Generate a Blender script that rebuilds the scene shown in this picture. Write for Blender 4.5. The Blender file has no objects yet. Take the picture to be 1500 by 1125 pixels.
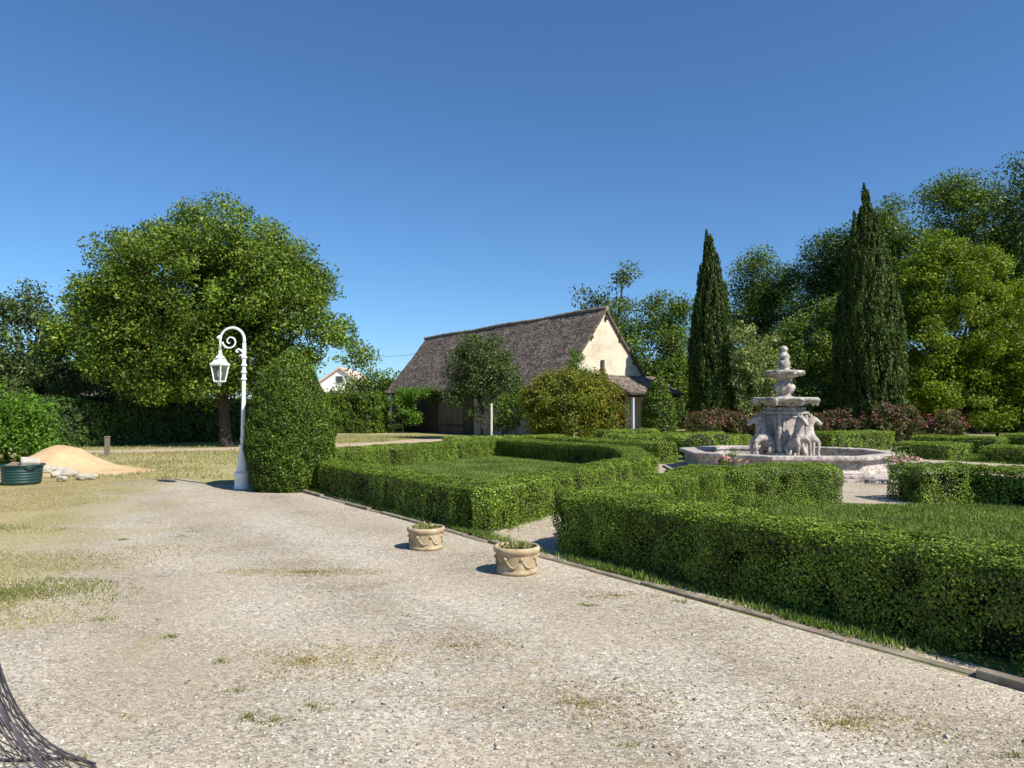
import bpy, bmesh, math, random
import numpy as np
from mathutils import Vector, Matrix

S = bpy.context.scene
COL = S.collection
TH = math.radians(35.3)          # the garden grid: u runs along the kerb away from the viewer, v across the garden
UX, UY = -math.sin(TH), math.cos(TH)
VX, VY = math.cos(TH), math.sin(TH)
FPX, EYE = 1050.0, 1.6
TILT = math.atan(37.5 / FPX)


def W(u, v, z=0.0):
    return (u * UX + v * VX, u * UY + v * VY, z)


def rng(seed):
    return np.random.default_rng(seed)


def far(px, py, D):
    """the point of the place seen at that spot of the photograph, D metres ahead"""
    x = (px - 750) / FPX
    y = -(py - 562.5) / FPX
    dy = math.cos(TILT) - y * math.sin(TILT)
    dz = math.sin(TILT) + y * math.cos(TILT)
    s = D / dy
    return np.array((x * s, D, EYE + dz * s))


# ------------------------------------------------------------------ objects
def tag(o, label=None, cat=None, group=None, kind=None):
    if label: o['label'] = label
    if cat: o['category'] = cat
    if group: o['group'] = group
    if kind: o['kind'] = kind
    return o


def thing(name, label, cat, loc=(0, 0, 0), rz=0.0, group=None):
    o = bpy.data.objects.new(name, None)
    o.empty_display_size = 0.2
    COL.objects.link(o)
    o.location = loc
    o.rotation_euler = (0, 0, rz)
    return tag(o, label, cat, group)


def copy_tree(o, parent=None):
    c = o.copy()
    COL.objects.link(c)
    if parent: c.parent = parent
    for ch in list(o.children):
        copy_tree(ch, c)
    return c


def link(name, me, mat, parent=None, loc=None):
    o = bpy.data.objects.new(name, me)
    COL.objects.link(o)
    if mat is not None:
        me.materials.append(mat)
    if parent is not None: o.parent = parent
    if loc is not None: o.location = loc
    return o


def core_mesh(name, co, n_core, mat):
    """leaves plus the twiggy inside, which gets a material of its own"""
    me = fast_mesh(name, co, 4)
    me.materials.append(mat)
    me.materials.append(M['twigs'])
    ix = np.zeros(len(me.polygons), dtype=np.int32)
    if n_core: ix[-n_core:] = 1
    me.polygons.foreach_set('material_index', ix)
    return me


def fast_mesh(name, co, k):
    """co: (n*k,3) points, every k of them one face"""
    n = len(co) // k
    me = bpy.data.meshes.new(name)
    me.vertices.add(n * k)
    me.vertices.foreach_set('co', np.ascontiguousarray(co, dtype=np.float32).ravel())
    me.loops.add(n * k)
    me.loops.foreach_set('vertex_index', np.arange(n * k, dtype=np.int32))
    me.polygons.add(n)
    me.polygons.foreach_set('loop_start', np.arange(0, n * k, k, dtype=np.int32))
    me.update(calc_edges=True)
    return me


def idx_mesh(name, co, faces):
    """co (n,3), faces (m,k)"""
    faces = np.asarray(faces, dtype=np.int32)
    m, k = faces.shape
    me = bpy.data.meshes.new(name)
    me.vertices.add(len(co))
    me.vertices.foreach_set('co', np.ascontiguousarray(co, dtype=np.float32).ravel())
    me.loops.add(m * k)
    me.loops.foreach_set('vertex_index', faces.ravel())
    me.polygons.add(m)
    me.polygons.foreach_set('loop_start', np.arange(0, m * k, k, dtype=np.int32))
    me.update(calc_edges=True)
    return me


class MB:
    def __init__(s): s.v, s.f = [], []

    def add(s, vs, fs):
        b = len(s.v)
        s.v += [tuple(map(float, p)) for p in vs]
        s.f += [tuple(i + b for i in f) for f in fs]
        return s

    def box(s, c, d, rz=0.0, taper=1.0):
        x, y, z = d[0] / 2, d[1] / 2, d[2] / 2
        cs, sn = math.cos(rz), math.sin(rz)
        vs = []
        for (a, b, e) in ((-1, -1, -1), (1, -1, -1), (1, 1, -1), (-1, 1, -1), (-1, -1, 1), (1, -1, 1), (1, 1, 1), (-1, 1, 1)):
            t = taper if e > 0 else 1
            X, Y = a * x * t, b * y * t
            vs.append((c[0] + X * cs - Y * sn, c[1] + X * sn + Y * cs, c[2] + e * z))
        return s.add(vs, [(0, 3, 2, 1), (4, 5, 6, 7), (0, 1, 5, 4), (1, 2, 6, 5), (2, 3, 7, 6), (3, 0, 4, 7)])

    def prism(s, poly, z0, z1):
        n = len(poly)
        vs = [(p[0], p[1], z0) for p in poly] + [(p[0], p[1], z1) for p in poly]
        fs = [tuple(range(n - 1, -1, -1)), tuple(range(n, 2 * n))]
        fs += [(i, (i + 1) % n, n + (i + 1) % n, n + i) for i in range(n)]
        return s.add(vs, fs)

    def lathe(s, prof, n=24, c=(0, 0, 0), mod=None, cap=True, a0=0.0):
        vs, fs = [], []
        for j, (r, z) in enumerate(prof):
            for i in range(n):
                a = a0 + 2 * math.pi * i / n
                q = r * (mod(a, j) if mod else 1)
                vs.append((c[0] + q * math.cos(a), c[1] + q * math.sin(a), c[2] + z))
        for j in range(len(prof) - 1):
            for i in range(n):
                k = (i + 1) % n
                fs.append((j * n + i, j * n + k, (j + 1) * n + k, (j + 1) * n + i))
        if cap:
            fs.append(tuple(range(n - 1, -1, -1)))
            fs.append(tuple((len(prof) - 1) * n + i for i in range(n)))
        return s.add(vs, fs)

    def tube(s, pts, rad, n=8):
        pts = [Vector(p) for p in pts]
        if not hasattr(rad, '__len__'): rad = [rad] * len(pts)
        vs, fs = [], []
        up = Vector((0.31, 0.17, 0.93)).normalized()
        prev = None
        for i, p in enumerate(pts):
            t = (pts[min(i + 1, len(pts) - 1)] - pts[max(i - 1, 0)]).normalized()
            if prev is None:
                a = t.cross(up)
                if a.length < 0.05: a = t.cross(Vector((1, 0, 0)))
                a.normalize()
            else:
                a = (prev - t * prev.dot(t)).normalized()
            prev = a
            b = t.cross(a)
            for k in range(n):
                w = 2 * math.pi * k / n
                vs.append(p + (a * math.cos(w) + b * math.sin(w)) * rad[i])
        for i in range(len(pts) - 1):
            for k in range(n):
                m = (k + 1) % n
                fs.append((i * n + k, i * n + m, (i + 1) * n + m, (i + 1) * n + k))
        fs.append(tuple(range(n - 1, -1, -1)))
        fs.append(tuple((len(pts) - 1) * n + k for k in range(n)))
        return s.add(vs, fs)

    def build(s, name, mat, parent=None, smooth=False, bevel=0.0):
        me = bpy.data.meshes.new(name)
        me.from_pydata(s.v, [], s.f)
        bm = bmesh.new(); bm.from_mesh(me)
        bmesh.ops.recalc_face_normals(bm, faces=bm.faces)
        bm.to_mesh(me); bm.free()
        o = link(name, me, mat, parent)
        if smooth:
            me.polygons.foreach_set('use_smooth', [True] * len(me.polygons))
        if bevel:
            m = o.modifiers.new('edge', 'BEVEL'); m.width = bevel; m.segments = 2; m.limit_method = 'ANGLE'
        return o


# ------------------------------------------------------------------ materials
def nodes(name):
    m = bpy.data.materials.new(name)
    m.use_nodes = True
    t = m.node_tree
    b = t.nodes['Principled BSDF']
    b.inputs['Specular IOR Level'].default_value = 0.3
    return m, t, b


def N(t, kind, **kw):
    n = t.nodes.new(kind)
    for k, v in kw.items():
        if k in n.inputs.keys():
            n.inputs[k].default_value = v
        else:
            setattr(n, k, v)
    return n


def ramp(t, fac, stops, interp='LINEAR'):
    r = t.nodes.new('ShaderNodeValToRGB')
    r.color_ramp.interpolation = interp
    e = r.color_ramp.elements
    while len(e) < len(stops): e.new(0.5)
    for el, (p, c) in zip(e, stops):
        el.position = p
        el.color = (c[0], c[1], c[2], 1) if hasattr(c, '__len__') else (c, c, c, 1)
    t.links.new(fac, r.inputs['Fac'])
    return r.outputs['Color']


def mix(t, fac, a, b, mode='MIX'):
    m = t.nodes.new('ShaderNodeMix'); m.data_type = 'RGBA'; m.blend_type = mode
    if isinstance(fac, (int, float)): m.inputs[0].default_value = fac
    else: t.links.new(fac, m.inputs[0])
    for i, x in ((6, a), (7, b)):
        if isinstance(x, tuple): m.inputs[i].default_value = (*x, 1)
        else: t.links.new(x, m.inputs[i])
    return m.outputs[2]


def mathn(t, op, a, b=None, c=None, clamp=False):
    m = t.nodes.new('ShaderNodeMath'); m.operation = op; m.use_clamp = clamp
    for i, x in enumerate((a, b, c)):
        if x is None: continue
        if isinstance(x, (int, float)): m.inputs[i].default_value = x
        else: t.links.new(x, m.inputs[i])
    return m.outputs[0]


def coords(t, kind='Object'):
    return t.nodes.new('ShaderNodeTexCoord').outputs[kind]


def noise(t, vec, scale, detail=4.0, rough=0.55, out='Fac'):
    n = N(t, 'ShaderNodeTexNoise', Scale=scale, Detail=detail, Roughness=rough)
    t.links.new(vec, n.inputs['Vector'])
    return n.outputs[out]


def voro(t, vec, scale, out='Color', feature='F1'):
    n = t.nodes.new('ShaderNodeTexVoronoi'); n.feature = feature
    n.inputs['Scale'].default_value = scale
    t.links.new(vec, n.inputs['Vector'])
    return n.outputs[out]


def bump(t, b, h, strength, dist=0.02):
    n = N(t, 'ShaderNodeBump', Strength=strength, Distance=dist)
    t.links.new(h, n.inputs['Height'])
    t.links.new(n.outputs[0], b.inputs['Normal'])


M = {}


def leaf_mat(name, stops, trans=0.25, rough=0.5, tone=0.35, tscale=0.8, spec=0.25, fresh=True, dead=0.0):
    if fresh:                                  # early-summer greens
        stops = [(p_, (c_[0] * .88, c_[1] * 1.10, c_[2] * 1.1)) for p_, c_ in stops]
    m, t, b = nodes(name)
    g = t.nodes.new('ShaderNodeNewGeometry')
    c = ramp(t, g.outputs['Random Per Island'], stops)
    n = noise(t, g.outputs['Position'], tscale, 3)
    f = ramp(t, n, [(0.3, 1 - tone), (0.7, 1 + tone)])
    c = mix(t, 1.0, c, f, 'MULTIPLY')
    if dead:                                   # dry patches where twigs have died back
        dn = noise(t, g.outputs['Position'], 1.7, 5, .65)
        c = mix(t, ramp(t, dn, [(.62, 0), (.72, dead)]), c, (.15, .12, .04))
    t.links.new(c, b.inputs['Base Color'])
    b.inputs['Roughness'].default_value = rough
    b.inputs['Specular IOR Level'].default_value = spec
    tr = t.nodes.new('ShaderNodeBsdfTranslucent')
    c2 = mix(t, 1.0, c, (1.25, 1.2, 0.5), 'MULTIPLY')
    t.links.new(c2, tr.inputs['Color'])
    ms = t.nodes.new('ShaderNodeMixShader'); ms.inputs[0].default_value = trans
    t.links.new(b.outputs[0], ms.inputs[1]); t.links.new(tr.outputs[0], ms.inputs[2])
    t.links.new(ms.outputs[0], t.nodes['Material Output'].inputs['Surface'])
    return m


def plain(name, c1, c2=None, scale=6.0, rough=0.7, bmp=0.0, bscale=40.0, metal=0.0, spec=0.3, bdist=0.01):
    m, t, b = nodes(name)
    co = coords(t)
    c2 = c2 or tuple(x * 0.75 for x in c1)
    c = ramp(t, noise(t, co, scale, 6, 0.62), [(0.32, c1), (0.68, c2)])
    t.links.new(c, b.inputs['Base Color'])
    b.inputs['Roughness'].default_value = rough
    b.inputs['Metallic'].default_value = metal
    b.inputs['Specular IOR Level'].default_value = spec
    if bmp: bump(t, b, noise(t, co, bscale, 5, 0.6), bmp, bdist)
    return m


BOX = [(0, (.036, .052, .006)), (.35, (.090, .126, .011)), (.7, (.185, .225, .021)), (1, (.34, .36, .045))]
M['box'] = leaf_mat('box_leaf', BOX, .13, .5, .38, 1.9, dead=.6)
M['box_far'] = leaf_mat('box_leaf_far', [(0, (.055, .078, .009)), (.5, (.165, .205, .020)), (1, (.34, .36, .05))], .15, .5, .35, 1.2, dead=.45)  # slightly brighter leaf mix for the far box hedges
M['yew'] = leaf_mat('yew_needle', [(0, (.026, .044, .007)), (.5, (.080, .118, .013)), (1, (.22, .245, .028))], .25, .5, .25, 2.0)
M['cypress'] = leaf_mat('cypress_spray', [(0, (.020, .034, .008)), (.55, (.056, .078, .013)), (1, (.15, .165, .026))], .15, .6, .3, 1.2)
M['walnut'] = leaf_mat('walnut_leaf', [(0, (.042, .064, .009)), (.5, (.118, .158, .018)), (.88, (.22, .25, .026)), (1, (.38, .36, .04))], .28, .5, .35, .45)
M['airy'] = leaf_mat('grey_green_leaf', [(0, (.034, .052, .018)), (.6, (.080, .10, .026)), (1, (.18, .18, .045))], .22, .55, .25, .6)
M['dark'] = leaf_mat('dark_leaf', [(0, (.022, .040, .010)), (.6, (.050, .084, .017)), (1, (.12, .16, .026))], .22, .5, .3, .5)
M['mid'] = leaf_mat('mid_green_leaf', [(0, (.036, .060, .010)), (.6, (.10, .138, .017)), (1, (.24, .27, .030))], .28, .5, .3, .5)
M['maple'] = leaf_mat('yellow_green_leaf', [(0, (.060, .090, .008)), (.5, (.150, .185, .012)), (1, (.31, .32, .022))], .35, .5, .3, .5)
M['lime'] = leaf_mat('fresh_green_leaf', [(0, (.05, .10, .010)), (.5, (.10, .17, .014)), (1, (.20, .27, .025))], .35, .5, .2, .9)
M['pale'] = leaf_mat('variegated_leaf', [(0, (.06, .09, .02)), (.5, (.18, .235, .065)), (1, (.43, .46, .17))], .25, .5, .2, 1.0, fresh=False)
M['autumn'] = leaf_mat('turning_leaf', [(0, (.05, .085, .010)), (.5, (.13, .18, .020)), (.86, (.27, .28, .030)), (1, (.36, .18, .03))], .3, .5, .3, .7, fresh=False)
M['rose_leaf'] = leaf_mat('rose_leaf', [(0, (.032, .052, .014)), (.55, (.078, .095, .026)), (1, (.16, .115, .045))], .25, .5, .25, 1.5, fresh=False)
M['rose_petal'] = leaf_mat('rose_petal', [(0, (.11, .032, .034)), (.6, (.20, .065, .07)), (1, (.38, .18, .18))], .25, .6, .1, 2, fresh=False)
M['pink'] = leaf_mat('pink_petal', [(0, (.36, .10, .13)), (.6, (.52, .28, .30)), (1, (.70, .58, .56))], .25, .6, .1, 2, fresh=False)
M['grass'] = leaf_mat('lawn_blade', [(0, (.075, .110, .016)), (.6, (.145, .185, .028)), (1, (.28, .29, .08))], .3, .6, .4, .9, dead=.5)
M['straw'] = leaf_mat('straw_blade', [(0, (.20, .17, .055)), (.6, (.36, .30, .13)), (1, (.50, .43, .22))], .3, .7, .2, .6, fresh=False)
M['weed'] = leaf_mat('weed_leaf', [(0, (.12, .15, .035)), (.6, (.22, .24, .07)), (1, (.38, .36, .15))], .3, .6, .2, 1.2, fresh=False)
M['twigs'] = plain('inner_twigs', (.030, .024, .014), (.014, .013, .007), 14, .95)
M['bark'] = plain('bark', (.085, .065, .048), (.035, .027, .020), 9, .9, .8, 22)
M['stake'] = plain('pale_stake', (.58, .55, .48), (.40, .37, .31), 8, .8)


def leaves(P, nrm, size, g, bias=0.8, axis=None, abias=0.0, aspect=0.55, jit=0.35):
    """one small pointed leaf face for every point"""
    n = len(P)
    r1 = g.normal(size=(n, 3)); r2 = g.normal(size=(n, 3))
    nn = nrm * bias + r1 * 0.55
    nn /= np.linalg.norm(nn, axis=1, keepdims=True) + 1e-9
    d = r2 * (1 - abias)
    if axis is not None: d = d + axis * abias * 1.7
    d -= nn * np.sum(d * nn, axis=1, keepdims=True)
    d /= np.linalg.norm(d, axis=1, keepdims=True) + 1e-9
    s = np.cross(nn, d)
    L = (size * (1 + jit * g.uniform(-1, 1, size=n)))[:, None]
    w = L * aspect * 0.5
    mid = P + d * L * 0.05
    out = np.empty((n, 4, 3), dtype=np.float32)
    out[:, 0] = P - d * L * 0.5
    out[:, 1] = mid + s * w + nn * L * 0.06
    out[:, 2] = P + d * L * 0.5
    out[:, 3] = mid - s * w + nn * L * 0.06
    return out.reshape(-1, 3)


def wob(P, scale, seed, k=6):
    """smooth pseudo-noise in about -1..1"""
    g = rng(seed)
    o = np.zeros(len(P))
    for i in range(k):
        d = g.normal(size=3); d /= np.linalg.norm(d)
        o += np.sin((P @ d) * scale * g.uniform(0.6, 1.8) + g.uniform(0, 6.28))
    return o / (k ** 0.5) / 1.2


def unit(g, n):
    d = g.normal(size=(n, 3))
    return d / np.linalg.norm(d, axis=1, keepdims=True)


# ------------------------------------------------------------------ world, sun, camera
to_sun_h = (-UX * math.cos(math.radians(14)) + VX * math.sin(math.radians(14)),
            -UY * math.cos(math.radians(14)) + VY * math.sin(math.radians(14)))
SUN_EL = math.radians(46)
SUN_AZ = math.atan2(to_sun_h[0], to_sun_h[1])
w = bpy.data.worlds.new("World")
S.world = w
w.use_nodes = True
wt = w.node_tree
sky = wt.nodes.new('ShaderNodeTexSky')
sky.sky_type = 'NISHITA'
sky.sun_disc = False
sky.sun_elevation = SUN_EL
sky.sun_rotation = SUN_AZ
sky.altitude = 0
sky.air_density = 1.0
sky.dust_density = 0.1
sky.ozone_density = 10
tint = wt.nodes.new('ShaderNodeMix'); tint.data_type = 'RGBA'; tint.blend_type = 'MULTIPLY'; tint.inputs[0].default_value = 1
tint.inputs[7].default_value = (.87, 1.0, 1.03, 1)            # the clear summer air of the day
wt.links.new(sky.outputs[0], tint.inputs[6])
wt.links.new(tint.outputs[2], wt.nodes['Background'].inputs['Color'])
wt.nodes['Background'].inputs['Strength'].default_value = 0.084

sl = bpy.data.lights.new('sun', 'SUN')
sl.energy = 4.6
sl.angle = math.radians(0.53)
sl.color = (1.0, 0.945, 0.86)
so = bpy.data.objects.new('sun', sl)
COL.objects.link(so)
sd = Vector((to_sun_h[0] * math.cos(SUN_EL), to_sun_h[1] * math.cos(SUN_EL), math.sin(SUN_EL)))
so.rotation_euler = sd.to_track_quat('Z', 'Y').to_euler()
so.location = (10, -15, 30)

cam = bpy.data.cameras.new('camera')
cam.sensor_width = 36
cam.lens = FPX / 1500 * 36
cam.clip_end = 8000
cam.clip_start = 0.05
co_ = bpy.data.objects.new('camera', cam)
COL.objects.link(co_)
co_.location = (0, 0, EYE)
co_.rotation_euler = (math.pi / 2 + TILT, 0, 0)
S.camera = co_
S.view_settings.view_transform = 'Standard'
S.view_settings.look = 'None'
S.view_settings.exposure = 0.68
S.view_settings.gamma = 1.0
S.cycles.max_bounces = 6
S.cycles.transparent_max_bounces = 6


# ------------------------------------------------------------------ ground sheets
def sheet(name, poly, z, mat):
    me = bpy.data.meshes.new(name)
    me.from_pydata([(p[0], p[1], z) for p in poly], [], [tuple(range(len(poly)))])
    bm = bmesh.new(); bm.from_mesh(me)
    for f in bm.faces:
        if f.normal.z < 0: f.normal_flip()
    bm.to_mesh(me); bm.free()
    return tag(link(name, me, mat), kind='structure')


def mat_field():
    m, t, b = nodes('rough_grass')
    p = t.nodes.new('ShaderNodeNewGeometry').outputs['Position']
    n1 = noise(t, p, .35, 5, .6)
    n2 = noise(t, p, 9, 4, .7)
    a = ramp(t, n1, [(.32, (.12, .14, .035)), (.46, (.27, .24, .09)), (.6, (.42, .36, .18))])
    c = mix(t, .5, a, ramp(t, n2, [(.3, (.12, .13, .035)), (.7, (.42, .37, .17))]))
    t.links.new(c, b.inputs['Base Color'])
    b.inputs['Roughness'].default_value = .95
    bump(t, b, n2, .8, .05)
    return m


def gravel_nodes(t, p, warm=0.0):
    cell = voro(t, p, 72)
    sep = t.nodes.new('ShaderNodeSeparateColor'); t.links.new(cell, sep.inputs[0])
    c = ramp(t, sep.outputs[0], [(0, (.215, .185, .145)), (.3, (.365, .320, .252)), (.75, (.475, .427, .347)), (.95, (.57, .52, .435)), (1, (.72, .69, .63))])
    big = noise(t, p, 1.1, 5, .62)
    tone = ramp(t, big, [(.3, (.80, .77, .72)), (.5, (.97, .96, .94)), (.7, (1.12, 1.11, 1.09))])
    c = mix(t, 1, c, tone, 'MULTIPLY')
    fine = noise(t, p, 14, 5, .7)
    c = mix(t, 1, c, ramp(t, fine, [(.3, .78), (.65, 1.1)]), 'MULTIPLY')
    d = voro(t, p, 72, 'Distance')
    h = mathn(t, 'SUBTRACT', noise(t, p, 26, 4, .65), mathn(t, 'MULTIPLY', d, .55))
    return c, h


def mat_yard():
    m, t, b = nodes('gravel_with_dry_grass')
    p = t.nodes.new('ShaderNodeNewGeometry').outputs['Position']
    sx = t.nodes.new('ShaderNodeSeparateXYZ'); t.links.new(p, sx.inputs[0])
    c, h = gravel_nodes(t, p)
    # faint wheel tracks run along the kerb
    av = mathn(t, 'ADD', mathn(t, 'MULTIPLY', sx.outputs[0], VX), mathn(t, 'MULTIPLY', sx.outputs[1], VY))
    av = mathn(t, 'ADD', av, mathn(t, 'MULTIPLY', noise(t, p, .25, 2), 1.6))
    c = mix(t, 1, c, ramp(t, mathn(t, 'PINGPONG', av, .8), [(.1, (.90, .885, .86)), (.65, (1.06, 1.06, 1.06))]), 'MULTIPLY')
    # loose warm soil showing through
    soil = ramp(t, noise(t, p, .55, 5, .6), [(.48, 0.0), (.66, .6)])
    c = mix(t, soil, c, mix(t, noise(t, p, 20, 4, .7), (.24, .18, .11), (.46, .385, .275)))
    # dry grass spreads in from the side of the sand heap
    d = mathn(t, 'ADD', mathn(t, 'ADD', sx.outputs[0], 1.5), mathn(t, 'MULTIPLY', sx.outputs[1], .39))
    d = mathn(t, 'ADD', d, mathn(t, 'MULTIPLY', mathn(t, 'MAXIMUM', mathn(t, 'SUBTRACT', 5.6, sx.outputs[1]), 0), 1.2))
    d = mathn(t, 'ADD', d, mathn(t, 'MULTIPLY', mathn(t, 'SUBTRACT', noise(t, p, .8, 6, .65), .5), 5.0))
    g = ramp(t, mathn(t, 'MULTIPLY_ADD', d, -.55, .3), [(0, 0), (1, 1)])
    n3 = noise(t, p, 22, 4, .75)
    n4 = noise(t, p, .9, 4, .6)
    straw = ramp(t, n3, [(.3, (.20, .165, .065)), (.55, (.37, .315, .155)), (.75, (.50, .44, .26))])
    green = ramp(t, n3, [(.3, (.11, .13, .035)), (.7, (.25, .25, .085))])
    gr = mix(t, ramp(t, n4, [(.50, 0), (.70, .6)]), straw, green)
    c = mix(t, mathn(t, 'MULTIPLY', g, ramp(t, noise(t, p, 7, 4, .7), [(.25, .45), (.5, 1.0)])), c, gr)
    # thin worn patches of moss and dry weed in the gravel itself
    pt = ramp(t, noise(t, p, 1.7, 6, .7), [(.60, 0), (.70, .65)])
    c = mix(t, pt, c, mix(t, noise(t, p, .8, 2), (.19, .17, .06), (.38, .30, .16)))
    t.links.new(c, b.inputs['Base Color'])
    b.inputs['Roughness'].default_value = .95
    b.inputs['Specular IOR Level'].default_value = .15
    bump(t, b, h, .65, .012)
    return m


def mat_path(name, tint):
    m, t, b = nodes(name)
    p = t.nodes.new('ShaderNodeNewGeometry').outputs['Position']
    c, h = gravel_nodes(t, p)
    c = mix(t, 1, c, tint, 'MULTIPLY')
    t.links.new(c, b.inputs['Base Color'])
    b.inputs['Roughness'].default_value = .95
    bump(t, b, h, .8, .015)
    return m


def mat_lawn():
    m, t, b = nodes('lawn_soil_and_turf')
    p = t.nodes.new('ShaderNodeNewGeometry').outputs['Position']
    n = noise(t, p, 18, 4, .7)
    c = ramp(t, n, [(.3, (.055, .085, .014)), (.7, (.135, .175, .032))])
    c = mix(t, ramp(t, noise(t, p, .7, 4), [(.45, 0), (.7, .5)]), c, (.19, .18, .06))
    t.links.new(c, b.inputs['Base Color'])
    b.inputs['Roughness'].default_value = .95
    bump(t, b, n, .8, .03)
    return m


M['field'] = mat_field(); M['yard'] = mat_yard(); M['lawn'] = mat_lawn()
M['path'] = mat_path('pale_path', (1.02, .97, .90))
M['track'] = mat_path('sandy_track', (1.1, 1.0, .86))

sheet('ground', [(3000 * math.cos(a), 3000 * math.sin(a)) for a in np.linspace(0, 2 * math.pi, 49)[:-1]], 0, M['field'])
yard_poly = [W(-9, 4.74)[:2], W(15.6, 4.74)[:2], W(16.2, 3.6)[:2], (-7.5, 16.6), (-12, 17.4), (-17, 16.5), (-20, 8), (-16, -7), (0, -9)]
sheet('gravel_yard', yard_poly, .004, M['yard'])
sheet('garden_path', [W(-9, 4.86)[:2], W(16.6, 4.86)[:2], W(18.2, 7)[:2], W(21.8, 16)[:2], W(24, 24)[:2], W(14, 34)[:2], W(2, 30)[:2], W(-9, 22)[:2]], .004, M['path'])
track = [(-34, 21.5), (-22, 24.6), (-14, 26.6), (-7.6, 30), (-4.2, 34), (-2, 40), (-4.6, 41), (-6.4, 35.5), (-9.6, 31.8), (-15, 28.6), (-22, 26.5), (-34, 23.5)]
sheet('sandy_track', track, .004, M['track'])

LAWN1 = [(17.6, 5.0), (7.9, 5.0), (8.4, 6.5), (11.0, 11.4), (14.6, 14.3), (20.9, 14.3)]
LAWN2 = [(5.6, 5.0), (7.6, 9.4), (6.8, 11.8), (6.0, 12.2), (5.5, 13.6), (-5, 14.4), (-9, 5.0)]
sheet('lawn', [W(*p)[:2] for p in LAWN1], .008, M['lawn'])
sheet('lawn', [W(*p)[:2] for p in LAWN2], .008, M['lawn'])
sheet('lawn', [W(*p)[:2] for p in [(14.0, 15.8), (21.4, 15.8), (21.4, 24), (17.5, 24)]], .008, M['lawn'])
sheet('lawn', [W(*p)[:2] for p in [(14.8, 25), (13, 24.2), (8, 24.2), (2, 24), (2, 29.5), (13.5, 33)]], .008, M['lawn'])


def in_poly(x, y, poly):
    c = np.zeros(len(x), bool)
    j = len(poly) - 1
    for i in range(len(poly)):
        xi, yi = poly[i]; xj, yj = poly[j]
        if yi != yj:
            k = ((yi > y) != (yj > y)) & (x < (xj - xi) * (y - yi) / (yj - yi) + xi)
            c ^= k
        j = i
    return c


# the kerb: concrete edging lengths laid end to end
kb = MB()
u = -8.0
r_ = random.Random(5)
while u < 15.3:
    L = r_.uniform(.38, .95)
    v = 4.80 + r_.uniform(-.02, .02) - .012 * max(0, u - 8) * .9
    h = .042 + r_.uniform(-.03, .014)
    a = W(u + L / 2, v)
    kb.box((a[0], a[1], h / 2 - .02), (.085, L - .006, h + .04), TH + r_.uniform(-.03, .03))
    u += L
M['kerb'] = plain('weathered_edging', (.30, .26, .19), (.13, .105, .075), 5, .9, .7, 30)
tag(kb.build('kerb', M['kerb'], bevel=.012), kind='structure')


# ------------------------------------------------------------------ pebbles, grass and weeds (nobody could count them)
def pebbles():
    g = rng(11)
    n = 26000
    y = 2.6 + (g.uniform(0, 1, n) ** 1.5) * 8.0
    x = g.uniform(-1, 1, n) * y * .78
    u_ = x * UX + y * UY; v_ = x * VX + y * VY
    k = v_ < 4.68
    x, y = x[k], y[k]
    n = len(x)
    base = np.array([(1, 0, 0), (0, 1, 0), (-1, 0, 0), (0, -1, 0), (0, 0, 1), (0, 0, -1)], float)
    fac = np.array([(0, 1, 4), (1, 2, 4), (2, 3, 4), (3, 0, 4), (1, 0, 5), (2, 1, 5), (3, 2, 5), (0, 3, 5)])
    s = .0046 * np.exp(g.normal(0, .42, n))
    s = np.clip(s, .003, .022)
    a = g.uniform(0, 6.28, n)
    V = base[None] * (1 + .35 * g.uniform(-1, 1, (n, 6, 1)))
    V = V * np.stack([g.uniform(.8, 1.5, n), g.uniform(.7, 1.1, n), g.uniform(.4, .75, n)], 1)[:, None, :] * s[:, None, None]
    X = V[:, :, 0] * np.cos(a)[:, None] - V[:, :, 1] * np.sin(a)[:, None] + x[:, None]
    Y = V[:, :, 0] * np.sin(a)[:, None] + V[:, :, 1] * np.cos(a)[:, None] + y[:, None]
    Z = V[:, :, 2] + (s * .25)[:, None] + .004
    co = np.stack([X, Y, Z], 2).reshape(-1, 3)
    f = (fac[None] + (np.arange(n) * 6)[:, None, None]).reshape(-1, 3)
    m, t, b = nodes('loose_pebble')
    ge = t.nodes.new('ShaderNodeNewGeometry')
    c = ramp(t, ge.outputs['Random Per Island'], [(0, (.15, .13, .11)), (.25, (.31, .265, .215)), (.7, (.46, .415, .35)), (.93, (.55, .51, .44)), (1, (.80, .78, .72))])
    t.links.new(c, b.inputs['Base Color']); b.inputs['Roughness'].default_value = .85
    me = idx_mesh('gravel_stones', co, f)
    tag(link('gravel_stones', me, m), 'loose pale stones scattered over the gravel yard', 'gravel', kind='stuff')


pebbles()


def blades(name, xy, hgt, wid, mat, label, cat, seed, z0=.006, lean=.45):
    g = rng(seed)
    n = len(xy)
    P = np.column_stack([xy, np.full(n, z0)])
    up = np.tile(np.array([0, 0, 1.0]), (n, 1)) + g.normal(0, lean, (n, 3)) * np.array([1, 1, .1])
    up /= np.linalg.norm(up, axis=1, keepdims=True)
    L = hgt * (1 + .45 * g.uniform(-1, 1, n))
    s = np.cross(up, g.normal(size=(n, 3))); s /= np.linalg.norm(s, axis=1, keepdims=True)
    Wd = wid * (1 + .4 * g.uniform(-1, 1, n))[:, None]
    out = np.empty((n, 4, 3), np.float32)
    out[:, 0] = P - s * Wd * .5
    out[:, 1] = P + s * Wd * .5
    out[:, 2] = P + up * L[:, None] + s * Wd * .08
    out[:, 3] = P + up * L[:, None] * .6 - s * Wd * .45
    me = fast_mesh(name, out.reshape(-1, 3), 4)
    return tag(link(name, me, mat), label, cat, kind='stuff')


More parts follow.
